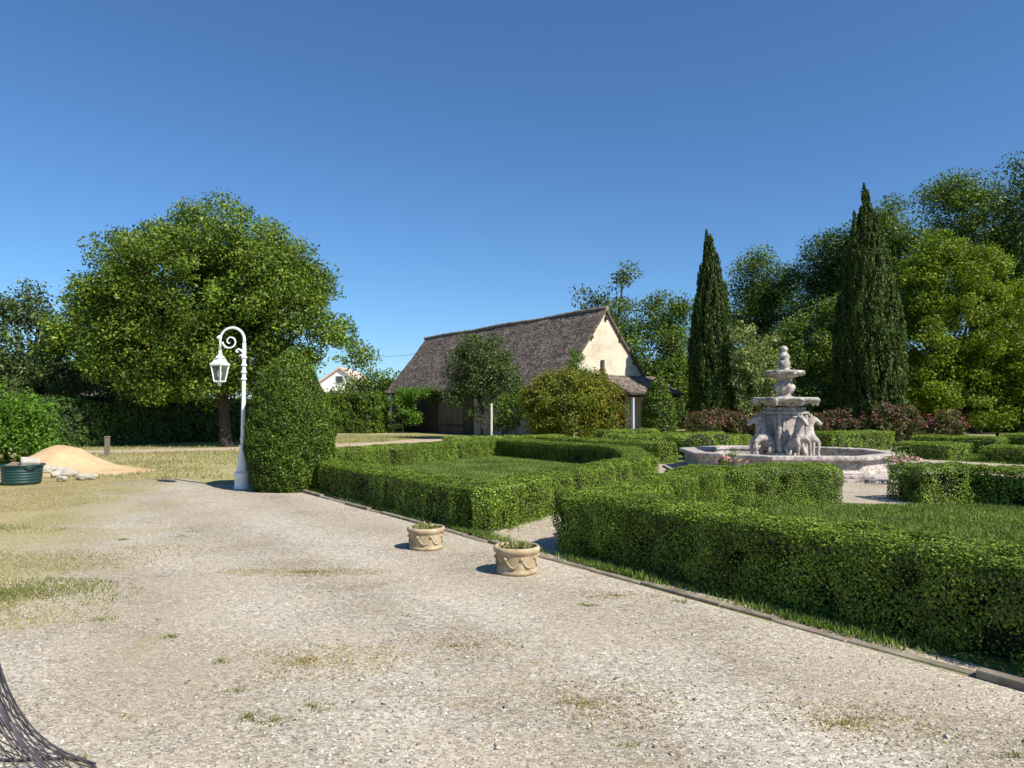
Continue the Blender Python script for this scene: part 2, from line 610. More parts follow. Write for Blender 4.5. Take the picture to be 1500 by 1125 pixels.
def fill_uv(poly, n, seed):
    g = rng(seed)
    p = np.array(poly)
    lo, hi = p.min(0), p.max(0)
    uv = g.uniform(0, 1, (n, 2)) * (hi - lo) + lo
    uv = uv[in_poly(uv[:, 0], uv[:, 1], poly)]
    return np.column_stack([uv[:, 0] * UX + uv[:, 1] * VX, uv[:, 0] * UY + uv[:, 1] * VY])


blades('lawn_grass', fill_uv([(17.4, 5.4), (8.4, 5.4), (11.2, 11.2), (14.4, 13.9), (20.4, 13.9)], 90000, 21), .045, .012, M['grass'],
       'mown green grass inside the near box hedge square', 'grass', 22)
blades('lawn_grass', fill_uv([(5.4, 5.6), (7.4, 9.3), (6.3, 12.0), (5.2, 13.6), (0, 13.8), (0, 5.6)], 90000, 23), .05, .012, M['grass'],
       'mown green grass between the long box hedge and the fountain', 'grass', 24)
blades('lawn_grass', fill_uv([(14.0, 24), (2, 24), (2, 33), (13.5, 33)], 50000, 25), .07, .02, M['grass'],
       'sunlit grass around the far box hedges before the dark shrubs', 'grass', 26)


def dry_points(n, seed):
    g = rng(seed)
    y = 3.2 + g.uniform(0, 1, n) ** 1.3 * 17
    x = g.uniform(-1.05, .1, n) * y * .78
    P = np.column_stack([x, y, np.zeros(n)])
    d = x + 1.5 + .39 * y + 1.4 * np.clip(5.6 - y, 0, 3) + 1.6 * wob(P, 1.1, 5) + .9 * wob(P, 3.2, 6)
    k = g.uniform(0, 1, n) < np.clip(-d * .6 + .25, 0, 1) * (.45 + .55 * (wob(P, 2.3, 9) > -.1))
    k &= (x * VX + y * VY < 4.6)
    return np.column_stack([x, y])[k]


dp = dry_points(230000, 31)
blades('dry_grass', dp, .026, .0055, M['straw'], 'thin straw coloured dry grass creeping over the gravel yard', 'dry grass', 32, .004, 1.1)


def clump_pts(cx, cy, rx, ry, n, seed, pw=.85):
    g = rng(seed)
    a = g.uniform(0, 6.28, n); r = g.uniform(0, 1, n) ** pw
    q = np.column_stack([cx + rx * r * np.cos(a), cy + ry * r * np.sin(a)])
    P = np.column_stack([q, np.zeros(n)])
    return q[wob(P, 5.0, seed + 1) + g.normal(0, .4, n) > -.15]


gp = [clump_pts(-4.45, 6.25, 1.25, .62, 6500, 41), clump_pts(-6.9, 9.6, 1.0, .4, 1500, 43)]
blades('green_grass', np.vstack(gp), .034, .007, M['weed'], 'patch of greener grass growing in the gravel beyond the black netting', 'grass', 44, .004, .6)
gd = [clump_pts(-2.05, 7.1, .9, .20, 1500, 45), clump_pts(-1.3, 4.6, .7, .35, 1500, 46), clump_pts(.4, 3.95, .6, .35, 1200, 47), clump_pts(1.7, 3.7, .7, .3, 1300, 48),
      clump_pts(.9, 6.2, .5, .18, 600, 49), clump_pts(-.4, 4.9, .5, .3, 900, 50)]
blades('dry_grass', np.vstack(gd), .022, .006, M['straw'], 'worn straw coloured weed patches flattened into the middle gravel', 'dry grass', 51, .004, 1.3)
g = rng(61)
wp = []
spots = [(180, 790), (198, 801), (265, 785), (225, 828), (345, 1008), (175, 1045), (110, 1105), (460, 1030), (365, 1045), (905, 1085), (405, 1050), (640, 985),
         (120, 855), (1490, 1100), (325, 965), (150, 905), (1000, 880), (860, 885), (280, 778), (590, 900), (250, 930), (720, 1010), (1100, 1000)]
for i, (px, py) in enumerate(spots):
    D = 1680 / (py - 600)
    c = far(px, py, D)
    wp.append(clump_pts(c[0], c[1], g.uniform(.05, .14), g.uniform(.03, .08), int(g.uniform(35, 130)), 70 + i, 1.0))
blades('weed_tufts', np.vstack(wp), .024, .006, M['weed'], 'small green weeds sprouting here and there from the gravel', 'weeds', 62, .004, .8)
# grass and weeds along the kerb, on the garden side
n = 16000
uu = g.uniform(-2, 14.5, n); vv = 4.87 + np.abs(g.normal(0, .10, n))
k = (wob(np.column_stack([uu, vv, vv * 0]), 2.4, 66) + g.normal(0, .3, n)) > .05
uu, vv = uu[k], vv[k]
blades('kerb_grass', np.column_stack([uu * UX + vv * VX, uu * UY + vv * VY]), .06, .010, M['grass'], 'green grass and weeds growing between the kerb and the box hedges', 'grass', 67)
# grass at the foot of the path side of the square
n = 9000
s_ = g.uniform(0, 1, n)
uu = 7.9 + s_ * 2.9 + .1 - np.abs(g.normal(0, .16, n)); vv = 5.0 + s_ * 6.2
k = g.uniform(0, 1, n) > s_ * .6
blades('path_grass', np.column_stack([uu * UX + vv * VX, uu * UY + vv * VY])[k], .06, .012, M['grass'], 'green grass along the garden path at the foot of the near hedge', 'grass', 68)
# rough tall grass of the field near the track
n = 40000
xy = np.column_stack([g.uniform(-24, 3, n), g.uniform(16.5, 44, n)])
k = ~in_poly(xy[:, 0], xy[:, 1], track) & ((xy[:, 0] * VX + xy[:, 1] * VY < 4.5) | (xy[:, 0] * UX + xy[:, 1] * UY > 21.5)) & (xy[:, 0] > -.7 * xy[:, 1] - 2)
sel = g.uniform(0, 1, len(xy)) < np.where(xy[:, 1] < 26, .75, .35)
blades('dry_grass', xy[k & sel], .07, .022, M['straw'], 'straw coloured dry field grass between the sand heap and the track', 'dry grass', 70)
blades('field_grass', xy[k & ~sel], .08, .022, M['weed'], 'rough half dry grass beside the sandy track', 'grass', 69)


# ------------------------------------------------------------------ hedges
def hedge_geo(path, w, h, dens, size, seed, amp=.05, round_=.12, zb=0.02, depth=.06):
    """leaf faces all over a clipped hedge that follows a path in garden (u, v), plus its dense inside"""
    g = rng(seed)
    segs = []
    for i in range(len(path) - 1):
        a, b = np.array(path[i], float), np.array(path[i + 1], float)
        d = b - a; L = np.linalg.norm(d); d /= L
        e0 = w / 2 if i else 0
        e1 = w / 2 if i < len(path) - 2 else 0
        segs.append((a - d * e0, d, L + e0 + e1))
    out_p, out_n, core = [], [], []
    for si, (a, d, L) in enumerate(segs):
        nrm = np.array([-d[1], d[0]])
        areas = np.array([L * h, L * h, L * w * 1.25, w * h, w * h])
        cnt = (areas * dens).astype(int)
        for k in range(5):
            n = cnt[k]
            s = g.uniform(0, 1, n); q = g.uniform(0, 1, n)
            if k < 2:
                al = s * L; zz = q * h; ac = np.full(n, (w / 2) * (1 if k else -1)); nn = (0, 1 if k else -1, 0)
            elif k == 2:
                al = s * L; ac = (q - .5) * w; zz = np.full(n, h); nn = (0, 0, 1)
            else:
                ac = (s - .5) * w; zz = q * h; al = np.full(n, L if k == 4 else 0.0); nn = (1 if k == 4 else -1, 0, 0)
            # round the clipped edges
            ex = np.clip((np.abs(ac) - (w / 2 - round_)) / round_, 0, 1)
            ez = np.clip((zz - (h - round_)) / round_, 0, 1)
            el = np.clip((np.abs(al - L / 2) - (L / 2 - round_)) / round_, 0, 1)
            tot = np.sqrt(ex ** 2 + ez ** 2 + el ** 2)
            sh = np.where(tot > 1, (tot - 1) * round_, 0)
            nl = np.tile(np.array(nn, float), (n, 1))
            nl = nl + .8 * np.column_stack([el * np.sign(al - L / 2), ex * np.sign(ac), ez])
            nl /= np.linalg.norm(nl, axis=1, keepdims=True)
            al = al - nl[:, 0] * sh; ac = ac - nl[:, 1] * sh; zz = zz - nl[:, 2] * sh
            uv = a + al[:, None] * d + ac[:, None] * nrm
            nu = nl[:, 0:1] * d + nl[:, 1:2] * nrm
            # inside another stretch of the same hedge?
            keep = np.ones(n, bool)
            for sj, (a2, d2, L2) in enumerate(segs):
                if sj == si: continue
                rel = uv - a2
                l2 = rel @ d2; c2 = rel @ np.array([-d2[1], d2[0]])
                keep &= ~((l2 > .12) & (l2 < L2 - .12) & (np.abs(c2) < w / 2 - .12) & (zz < h - .05))
            P = np.column_stack([uv[:, 0] * UX + uv[:, 1] * VX, uv[:, 0] * UY + uv[:, 1] * VY, zz + zb])
            Nn = np.column_stack([nu[:, 0] * UX + nu[:, 1] * VX, nu[:, 0] * UY + nu[:, 1] * VY, nl[:, 2]])
            out_p.append(P[keep]); out_n.append(Nn[keep])
        c = .10 + 1.3 * amp
        q = []
        for (al, ac) in ((c, -1), (L - c, -1), (L - c, 1), (c, 1)):
            uv = a + al * d + ac * (w / 2 - c) * nrm
            q.append(W(*uv))
        core.append((q, h - c))
    P = np.vstack(out_p); Nn = np.vstack(out_n)
    f1 = wob(P, 3.2, seed + 1); f2 = wob(P, 9.0, seed + 2); f3 = wob(P, 20.0, seed + 3)
    off = amp * (.75 * f1 + .65 * f2 + .45 * f3)
    g5 = rng(seed + 5)
    off = off + np.where(g5.uniform(0, 1, len(P)) < .03, g5.uniform(0, .06, len(P)), 0)
    inner = g5.uniform(0, 1, len(P)) < .3
    dep = np.where(inner, depth + g5.uniform(0, 1, len(P)) * (.05 + amp), g5.uniform(0, 1, len(P)) ** 1.4 * depth)
    # thin places between twigs
    keep = ((f2 + .8 * f3) + g.normal(0, .5, len(P)) > -1.0) | inner
    # top shaped flatter and closer so that it comes out brighter in the sun
    tp_ = np.clip(Nn[:, 2], 0, 1)
    off = off * (1 - .55 * tp_); dep = dep * (1 - .6 * tp_)
    P = P + Nn * (np.where(inner, np.minimum(off, 0), off) - dep)[:, None]
    P, Nn = P[keep], Nn[keep]
    P[:, 2] = np.maximum(P[:, 2], .015)
    up = Nn * .6 + np.array([0, 0, .7]) * (1 - .8 * np.clip(Nn[:, 2:3], 0, 1))
    lv = leaves(P, Nn, np.full(len(P), size), g, 1.75, up, .45, .62)
    cq = []
    for q, hh in core:
        lo = [np.array((p[0], p[1], .0)) for p in q]; hi = [np.array((p[0], p[1], hh)) for p in q]
        cq += hi
        for i in range(4):
            j = (i + 1) % 4
            cq += [lo[i], lo[j], hi[j], hi[i]]
    return np.vstack([lv, np.array(cq, np.float32)]), len(cq) // 4


def hedge(path, w, h, dens, size, seed, label, mat='box', amp=.05, group=None, round_=.12, depth=.06):
    co, nc = hedge_geo(path, w, h, dens, size, seed, amp, round_, depth=depth)
    me = core_mesh('box_hedge', co, nc, M[mat])
    return tag(link('box_hedge', me, None), label, 'hedge', group)


HG = 'clipped box hedges of the formal garden'
hedge([(16.9, 5.32), (8.25, 5.34), (11.0, 11.15), (12.6, 12.6), (14.5, 14.15), (20.9, 14.15), (17.6, 5.6)], .74, .57, 6500, .025, 101,
      'low clipped box hedge closing the square around the near lawn, beside the big yew', group=HG, amp=.045)
hedge([(-4.5, 5.50), (6.02, 5.5), (7.85, 9.45), (7.0, 11.75)], .80, .64, 12500, .0215, 102,
      'long box hedge along the kerb with a shaded face, bending round to the fountain', group=HG, amp=.055)
hedge([(6.3, 12.75), (5.75, 13.9), (1.0, 14.3), (-4, 14.3)], .95, .62, 3600, .032, 103,
      'box hedge with a square sunlit end across the gap from the fountain steps', group=HG, amp=.06)
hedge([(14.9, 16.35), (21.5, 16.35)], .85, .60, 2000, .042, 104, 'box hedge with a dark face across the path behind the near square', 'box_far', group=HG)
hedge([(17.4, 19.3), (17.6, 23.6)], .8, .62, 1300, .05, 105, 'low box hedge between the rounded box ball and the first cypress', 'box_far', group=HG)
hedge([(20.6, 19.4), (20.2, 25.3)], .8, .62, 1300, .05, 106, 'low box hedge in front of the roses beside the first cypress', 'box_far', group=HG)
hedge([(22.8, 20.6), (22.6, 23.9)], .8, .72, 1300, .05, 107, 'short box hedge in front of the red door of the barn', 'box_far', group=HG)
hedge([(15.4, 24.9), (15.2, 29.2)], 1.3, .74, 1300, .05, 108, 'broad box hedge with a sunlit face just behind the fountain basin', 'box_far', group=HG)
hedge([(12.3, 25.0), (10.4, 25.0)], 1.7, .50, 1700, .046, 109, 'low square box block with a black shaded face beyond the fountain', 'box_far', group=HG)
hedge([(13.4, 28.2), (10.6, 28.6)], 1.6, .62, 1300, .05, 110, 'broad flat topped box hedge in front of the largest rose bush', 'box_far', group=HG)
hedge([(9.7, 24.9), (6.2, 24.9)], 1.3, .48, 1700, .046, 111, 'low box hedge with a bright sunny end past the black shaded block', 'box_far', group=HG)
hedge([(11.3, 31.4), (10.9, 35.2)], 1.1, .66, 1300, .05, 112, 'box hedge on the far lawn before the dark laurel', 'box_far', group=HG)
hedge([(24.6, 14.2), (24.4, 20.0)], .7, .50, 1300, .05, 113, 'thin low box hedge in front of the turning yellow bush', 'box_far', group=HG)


# ------------------------------------------------------------------ clipped yews, cypresses, box balls
def profile_pts(prof, n, seed, amp, scale, streak=1.0):
    """points and normals on a surface of revolution with uneven growth; prof: list of (z, r)"""
    g = rng(seed)
    z = np.array([p[0] for p in prof]); r = np.array([p[1] for p in prof])
    zs = np.linspace(z[0], z[-1], 400)
    rs = np.interp(zs, z, r)
    cdf = np.cumsum(rs + .02); cdf /= cdf[-1]
    zz = np.interp(g.uniform(0, 1, n), cdf, zs)
    rr = np.interp(zz, z, r)
    slope = np.interp(zz, zs, np.gradient(rs, zs))
    a = g.uniform(0, 2 * math.pi, n)
    P0 = np.column_stack([rr * np.cos(a), rr * np.sin(a), zz / streak])
    f = .7 * wob(P0, scale, seed + 1) + .5 * wob(P0, scale * 2.6, seed + 2) + .35 * wob(P0, scale * 6, seed + 3)
    R = np.maximum(rr * (1 + 0 * f) + amp * f * np.clip(rr / .4, .15, 1), .01)
    P = np.column_stack([R * np.cos(a), R * np.sin(a), zz])
    nn = np.column_stack([np.cos(a), np.sin(a), -np.clip(slope, -2, 2)])
    nn /= np.linalg.norm(nn, axis=1, keepdims=True)
    return P, nn, f


def rev_core(prof, k, n=18):
    q = []
    for i in range(len(prof) - 1):
        (z0, r0), (z1, r1) = prof[i], prof[i + 1]
        r0 = max(r0 - k, .01); r1 = max(r1 - k, .01)
        for j in range(n):
            a, b = 2 * math.pi * j / n, 2 * math.pi * (j + 1) / n
            q += [(r0 * math.cos(a), r0 * math.sin(a), z0), (r0 * math.cos(b), r0 * math.sin(b), z0),
                  (r1 * math.cos(b), r1 * math.sin(b), z1), (r1 * math.cos(a), r1 * math.sin(a), z1)]
    return np.array(q, np.float32)


def topiary(name, loc, prof, n, size, seed, mat, label, cat, amp=.06, scale=3.0, depth=.08, core=.17, up=.5, streak=1.0, trunk=None, aspect=.5, group=None):
    g = rng(seed + 9)
    P, nn, f = profile_pts(prof, n, seed, amp, scale, streak)
    dep = g.uniform(0, 1, n) ** 1.3 * depth
    P = P - nn * dep[:, None]
    ax = nn * (1 - up) + np.array([0, 0, 1.0]) * up
    lv = leaves(P, nn, np.full(n, size), g, .6, ax, .6, aspect)
    cc = rev_core(prof, core)
    co = np.vstack([lv, cc])
    o = thing(name, label, cat, loc, group=group)
    link('foliage', core_mesh(name + '_foliage', co, len(cc) // 4, M[mat]), None, o)
    if trunk:
        MB().tube([(0, 0, -.1), (.02, .01, trunk[1] * .5), (0, 0, trunk[1])], [trunk[0], trunk[0] * .85, trunk[0] * .7], 9).build('trunk', M['bark'], o, True)
    return o


yl = far(425, 717, 14.45)
topiary('yew_topiary', (yl[0], yl[1], 0), [(0.0, .70), (.25, .80), (.7, .855), (1.2, .85), (1.6, .79), (2.0, .67), (2.35, .49), (2.56, .34), (2.74, .18), (2.89, .03)],
        75000, .055, 201, 'yew', 'big dense yew clipped to a rounded cone beside the white lamp post', 'topiary', .045, 4.5, .12, .22, .35, trunk=(.12, .5), aspect=.42)
p = far(965, 600, 35.5)
topiary('yew_topiary', (p[0], p[1], 0), [(0.0, .62), (.5, .80), (1.1, .86), (1.8, .80), (2.4, .62), (2.9, .38), (3.2, .15), (3.32, .04)],
        9000, .11, 203, 'yew', 'small clipped yew cone at the corner of the barn', 'topiary', .05, 3.0, .10, .2, .35, trunk=(.1, .5))
topiary('box_ball', W(15.3, 18.2), [(0, .45), (.2, .62), (.42, .66), (.62, .54), (.76, .32), (.82, .05)], 3500, .055, 209, 'box_far',
        'rounded box ball beyond the fountain rim', 'topiary', .04, 4, .05, .1)
topiary('box_ball', W(16.4, 20.6), [(0, .4), (.2, .55), (.42, .58), (.62, .46), (.74, .05)], 2500, .06, 210, 'box_far',
        'smaller box ball half hidden behind the stone horses', 'topiary', .04, 4, .05, .1)


def cypress(loc, spires, ntuft, seed, label):
    """dense column of upright flame-like tufts; spires: list of (dx, dy, profile)"""
    g = rng(seed)
    o = thing('cypress', label, 'cypress', loc)
    LV, CC = [], []
    for (dx, dy, prof), nt in zip(spires, ntuft):
        z = np.array([q[0] for q in prof]); r = np.array([q[1] for q in prof])
        zs = np.linspace(z[0], z[-1], 300); rs = np.interp(zs, z, r)
        cdf = np.cumsum(rs + .05); cdf /= cdf[-1]
        tz = np.interp(g.uniform(0, 1, nt), cdf, zs)
        a = g.uniform(0, 6.283, nt)
        tr = np.interp(tz, z, r) * g.uniform(.78, 1.06, nt)
        th = g.uniform(.55, 1.5, nt) * np.clip(np.interp(tz, z, r), .35, 1)      # tuft height
        tw = g.uniform(.10, .22, nt) * np.clip(np.interp(tz, z, r), .4, 1.1)
        k = np.repeat(np.arange(nt), (95 * th).astype(int) + 12)
        n = len(k)
        f = g.uniform(0, 1, n)
        w_ = tw[k] * (1 - f * .85) ** .7 * (.4 + 1.2 * np.minimum(f * 3, 1) * .6)
        d = unit(g, n)
        er = np.column_stack([np.cos(a), np.sin(a), a * 0])[k]
        P = er * (tr[k] + .16 * f * th[k] * .4 - .10)[:, None] + d * w_[:, None] * np.array([1, 1, .6])
        P[:, 2] += tz[k] + (f - .45) * th[k]
        P[:, :2] += (dx, dy)
        nn = er * .6 + d * .7; nn /= np.linalg.norm(nn, axis=1, keepdims=True)
        LV.append(leaves(P, nn, np.full(n, .15), g, .8, er * .25 + np.array([0, 0, 1.0]), .75, .34))
        c = rev_core([(q[0], q[1] * .72) for q in prof], .12)
        c[:, :2] += (dx, dy)
        CC.append(c)
    cc = np.vstack(CC)
    co = np.vstack(LV + [cc])
    link('foliage', core_mesh('cypress_foliage', co, len(cc) // 4, M['cypress']), None, o)
    MB().tube([(0, 0, -.1), (.02, .01, .4), (0, 0, .8)], [.26, .2, .18], 9).build('trunk', M['bark'], o, True)
    return o


p = far(1043, 600, 38)
cypress((p[0], p[1], 0), [(0, 0, [(.3, .75), (1.2, 1.05), (3, 1.16), (5, 1.10), (7, .90), (8.6, .66), (9.8, .42), (10.6, .2), (10.9, .05)]), (-.18, .1, [(9.2, .3), (10.4, .2), (11.1, .08), (11.35, .02)])],
        [900, 40], 205, 'tall narrow dark cypress, the slimmer one close to the barn')
p = far(1272, 600, 36)
cypress((p[0], p[1], 0), [(.1, 0, [(.3, 1.0), (1.2, 1.4), (3, 1.62), (5, 1.62), (6.5, 1.42), (8.2, 1.12), (9.6, .82), (11.0, .55), (12.0, .3), (12.6, .08)]), (-.02, 0, [(10.5, .45), (12, .3), (13.0, .06)]),
                            (-.66, -.2, [(8.0, .5), (9.6, .32), (10.9, .15), (11.5, .03)])],
        [1350, 60, 80], 207, 'tall broad dark cypress with a forked tip beyond the fountain')


# ------------------------------------------------------------------ trees and shrubs
def crown(ells, ncl, cr, per, size, seed, shell=.45, flat=.75, bias=.5, aspect=.55, droop=0.0):
    g = rng(seed)
    c = np.array([e[0] for e in ells], float); r = np.array([e[1] for e in ells], float)
    vol = np.prod(r, axis=1) ** .8
    which = g.choice(len(ells), ncl, p=vol / vol.sum())
    d = unit(g, ncl)
    rad = shell + (1 - shell) * g.uniform(0, 1, ncl) ** .5
    C = c[which] + d * r[which] * rad[:, None]
    R = cr * g.uniform(.55, 1.4, ncl)
    k = np.repeat(np.arange(ncl), (per * (R / cr) ** 2 * g.uniform(.5, 1.3, ncl)).astype(int) + 3)
    n = len(k)
    dd = unit(g, n)
    q = g.uniform(0, 1, n) ** .42
    P = C[k] + dd * (R[k] * q)[:, None] * np.array([1, 1, flat])
    P = P + (.12 * R[k])[:, None] * g.normal(0, .5, (n, 3))
    out = P - c[which][k]
    out /= np.linalg.norm(out, axis=1, keepdims=True) + 1e-9
    nn = dd * .55 + out * .35 + np.array([0, 0, .5])
    nn /= np.linalg.norm(nn, axis=1, keepdims=True)
    ax = out + np.array([0, 0, -droop])
    return leaves(P, nn, np.full(n, size), g, bias, ax, .35, aspect), C


def limbs(mb, base, fork, targets, r0, seed, lean=(0, 0)):
    g = rng(seed)
    b = np.array(base, float); f = np.array(fork, float)
    mid = (b + f) / 2 + np.array([lean[0], lean[1], 0])
    mb.tube([b - (0, 0, .15), b + (0, 0, .12), mid, f], [r0 * 1.45, r0 * 1.08, r0 * .85, r0 * .7], 10)
    for T in targets:
        T = np.array(T, float)
        st = b + (f - b) * g.uniform(.62, 1.0)
        m = st + (T - st) * .5 + np.array([0, 0, .12 * np.linalg.norm(T - st)]) + g.normal(0, .15, 3)
        rr = r0 * g.uniform(.26, .42)
        mb.tube([st, st + (m - st) * .5 + g.normal(0, .05, 3), m, T], [rr, rr * .8, rr * .55, rr * .18], 6)


def tree(name, label, cat, base, D, ells, ncl, cr, per, size, seed, mat, r0=.2, fork=None, depth=1.0, nl=14, group=None, shell=.45, aspect=.55, flat=.75, extra=None):
    """ells: (px, py, rx, ry[, depth offset]) of the crown masses, sized at D metres"""
    b = far(base, 600, D); b[2] = 0
    E = []
    for e in ells:
        c = far(e[0], e[1], D)
        off = e[4] if len(e) > 4 else 0
        rx, ry = e[2] * D / FPX, e[3] * D / FPX
        E.append((c - b + np.array((0, off, 0)), (rx, (rx + ry) / 2 * depth, ry)))
    o = thing(name, label, cat, tuple(b), group=group)
    lv, C = crown(E, ncl, cr, per, size, seed, shell=shell, aspect=aspect, flat=flat)
    link('crown', fast_mesh(name + '_crown', lv, 4), M[mat], o)
    zlow = min(c[2] - r[2] for c, r in E)
    top = max(c[2] + r[2] for c, r in E)
    cen = np.mean([c for c, r in E], axis=0)
    fk = fork or (cen[0] * .4, cen[1] * .4, max(zlow + .3 * (top - zlow), .6))
    g = rng(seed + 3)
    tg = C[g.choice(len(C), min(nl, len(C)), replace=False)]
    mb = MB()
    limbs(mb, (0, 0, 0), fk, list(tg) + (extra or []), r0, seed + 4)
    mb.build('trunk', M['bark'], o, True)
    return o


tree('walnut_tree', 'huge round green tree with a broad crown behind the white lamp post', 'tree', 332, 31,
     [(300, 420, 150, 92), (222, 425, 92, 92), (385, 440, 100, 80), (320, 352, 105, 48), (250, 505, 120, 55), (455, 470, 48, 62), (510, 505, 36, 34), (360, 525, 100, 40), (165, 480, 60, 70), (420, 400, 60, 45), (235, 540, 100, 34), (400, 548, 90, 28), (300, 555, 60, 20), (300, 572, 110, 18)],
     800, .72, 270, .145, 301, 'walnut', .25, (-.3, 0, 3.6), nl=34, aspect=.5)
tree('slender_tree', 'thin airy grey green tree with a spiky top at the end of the long hedge', 'tree', 45, 36,
     [(42, 440, 26, 36), (38, 500, 52, 28), (60, 545, 60, 28), (15, 548, 50, 26), (52, 470, 48, 14)], 70, .75, 90, .20, 303, 'airy', .13, nl=26, shell=.2)
tree('slender_tree', 'thin airy tree half cut off by the photo edge beside the long hedge', 'tree', -30, 34,
     [(-30, 460, 55, 45), (-20, 520, 60, 45), (0, 560, 50, 25)], 80, .75, 90, .19, 305, 'airy', .14, nl=20, shell=.2)
tree('young_tree', 'small yellowish green tree between the airy trees and the big round tree', 'tree', 112, 34,
     [(112, 478, 44, 42), (138, 525, 38, 34), (88, 500, 30, 32)], 100, .55, 95, .16, 307, 'walnut', .08, nl=14, shell=.2)
tree('pine_tree', 'sparse tall tree with bare twigs rising behind the barn ridge', 'tree', 900, 60,
     [(862, 437, 25, 13), (914, 404, 14, 16), (905, 440, 34, 16), (885, 465, 40, 18)], 46, .9, 60, .26, 309, 'airy', .2, (0, 0, 8.6), nl=30, shell=.25,
     extra=[(-.9, 0, 11.5), (-.6, .3, 12.2), (.3, 0, 12.6), (-1.3, .2, 11)])
tree('ash_tree', 'bushy green tree just behind the gable of the barn', 'tree', 960, 50,
     [(955, 520, 56, 76), (930, 475, 34, 34), (978, 470, 30, 40), (985, 560, 30, 60), (940, 580, 50, 40)], 190, .95, 210, .18, 311, 'mid', .25, nl=16)
tree('poplar_tree', 'sunlit round tree between the slim cypress and the tall wood', 'tree', 1118, 62,
     [(1115, 425, 40, 55), (1095, 455, 32, 50), (1135, 480, 40, 60)], 130, 1.15, 190, .21, 313, 'mid', .3, nl=12)
WG = 'trees of the wood behind the garden'
tree('oak_tree', 'dark tall tree with a domed crown behind the sunlit round tree', 'tree', 1200, 58,
     [(1200, 400, 50, 60), (1180, 450, 55, 60), (1235, 430, 45, 75), (1190, 510, 70, 60), (1215, 365, 36, 30)], 230, 1.2, 200, .20, 315, 'dark', .35, nl=14, group=WG)
tree('oak_tree', 'tall blue green tree just behind the broad cypress', 'tree', 1315, 54,
     [(1312, 340, 44, 46), (1290, 400, 50, 60), (1330, 420, 50, 80), (1285, 350, 30, 40)], 180, 1.1, 190, .20, 317, 'mid', .32, nl=14, group=WG)
tree('locust_tree', 'tallest feathery tree rising over the yellow green maple', 'tree', 1430, 48,
     [(1400, 295, 46, 30), (1445, 330, 70, 48), (1400, 370, 55, 50), (1480, 400, 60, 70), (1370, 290, 20, 16)], 230, 1.0, 170, .18, 319, 'mid', .32, (0, 0, 8), nl=22, group=WG)
tree('locust_tree', 'tall dark tree at the photo edge above the yellow green maple', 'tree', 1530, 46,
     [(1502, 265, 32, 40), (1540, 330, 70, 90), (1560, 430, 90, 100), (1490, 310, 36, 28)], 200, 1.1, 170, .18, 321, 'dark', .34, nl=16, group=WG)
tree('maple_tree', 'bright yellow green maple spreading beside the broad cypress', 'tree', 1400, 39,
     [(1390, 400, 60, 48), (1440, 385, 44, 20), (1345, 420, 38, 50), (1420, 470, 90, 55), (1350, 500, 50, 60), (1480, 455, 50, 45), (1450, 530, 80, 40), (1365, 360, 28, 22), (1400, 565, 90, 36), (1335, 560, 44, 44), (1480, 570, 60, 34), (1420, 600, 100, 26), (1500, 520, 60, 60)],
     560, .74, 250, .15, 323, 'maple', .24, (0, 0, 3), nl=24, shell=.3, flat=.62)
tree('hornbeam_tree', 'sunlit green tree filling the gap left of the broad cypress', 'tree', 1185, 46,
     [(1190, 500, 55, 32), (1225, 470, 34, 40), (1160, 530, 60, 28), (1215, 535, 40, 40)], 130, .8, 190, .17, 325, 'mid', .2, nl=14)
tree('hazel_tree', 'dense dark green tree behind the variegated shrubs', 'tree', 1130, 50,
     [(1120, 540, 60, 50), (1160, 560, 60, 45), (1085, 570, 40, 40)], 120, 1.0, 170, .19, 327, 'dark', .2, nl=8)
SG = 'pale variegated shrubs beside the slim cypress'
for (px, py, rx, ry, h, sd, lab) in ((1088, 520, 20, 50, 0, 331, 'tall pale variegated shrub against the slim cypress'),
                                     (1128, 535, 26, 46, 0, 333, 'pale variegated shrub just behind the top of the fountain'),
                                     (1105, 580, 30, 34, 0, 335, 'lower variegated shrub at the foot of its taller neighbours')):
    tree('variegated_shrub', lab, 'shrub', px, 37, [(px, py, rx, ry), (px + 2, py + ry * .6, rx * 1.2, ry * .6), (px - 4, py - ry * .5, rx * .7, ry * .5)], 70, .36, 90, .12, sd, 'pale', .06, nl=8, group=SG)
LG = 'dark laurels behind the rose bed'
for (px, py, rx, ry, D, sd, lab) in ((1460, 570, 75, 44, 40, 341, 'wide dark laurel on the far lawn under the maple'), (1390, 590, 55, 30, 41, 343, 'dark laurel behind the tallest pink roses'),
                                     (1540, 590, 60, 40, 38, 345, 'dark laurel cut off by the photo edge'), (1200, 588, 60, 34, 43, 347, 'dark laurel in the gap behind the fountain'),
                                     (1320, 600, 50, 30, 43, 349, 'dark laurel at the foot of the maple beside the broad cypress'), (1100, 600, 50, 22, 44, 351, 'dark laurel at the foot of the slim cypress')):
    tree('laurel_shrub', lab, 'shrub', px, D, [(px, py, rx, ry), (px, py + ry * .7, rx, ry * .6), (px - rx * .4, py + 5, rx * .6, ry * .8), (px + rx * .4, py + 8, rx * .6, ry * .7)],
         110, .55, 120, .15, sd, 'dark', .08, nl=6, group=LG)
tree('garden_tree', 'small grey green tree with a pale stake in front of the barn roof', 'tree', 706, 38.5,
     [(705, 540, 42, 40), (690, 510, 26, 20), (735, 555, 30, 34), (680, 565, 36, 24), (725, 500, 20, 16), (690, 590, 34, 22), (705, 530, 50, 34)], 170, .5, 150, .12, 361, 'airy', .08, (0, 0, 2.2), nl=14)
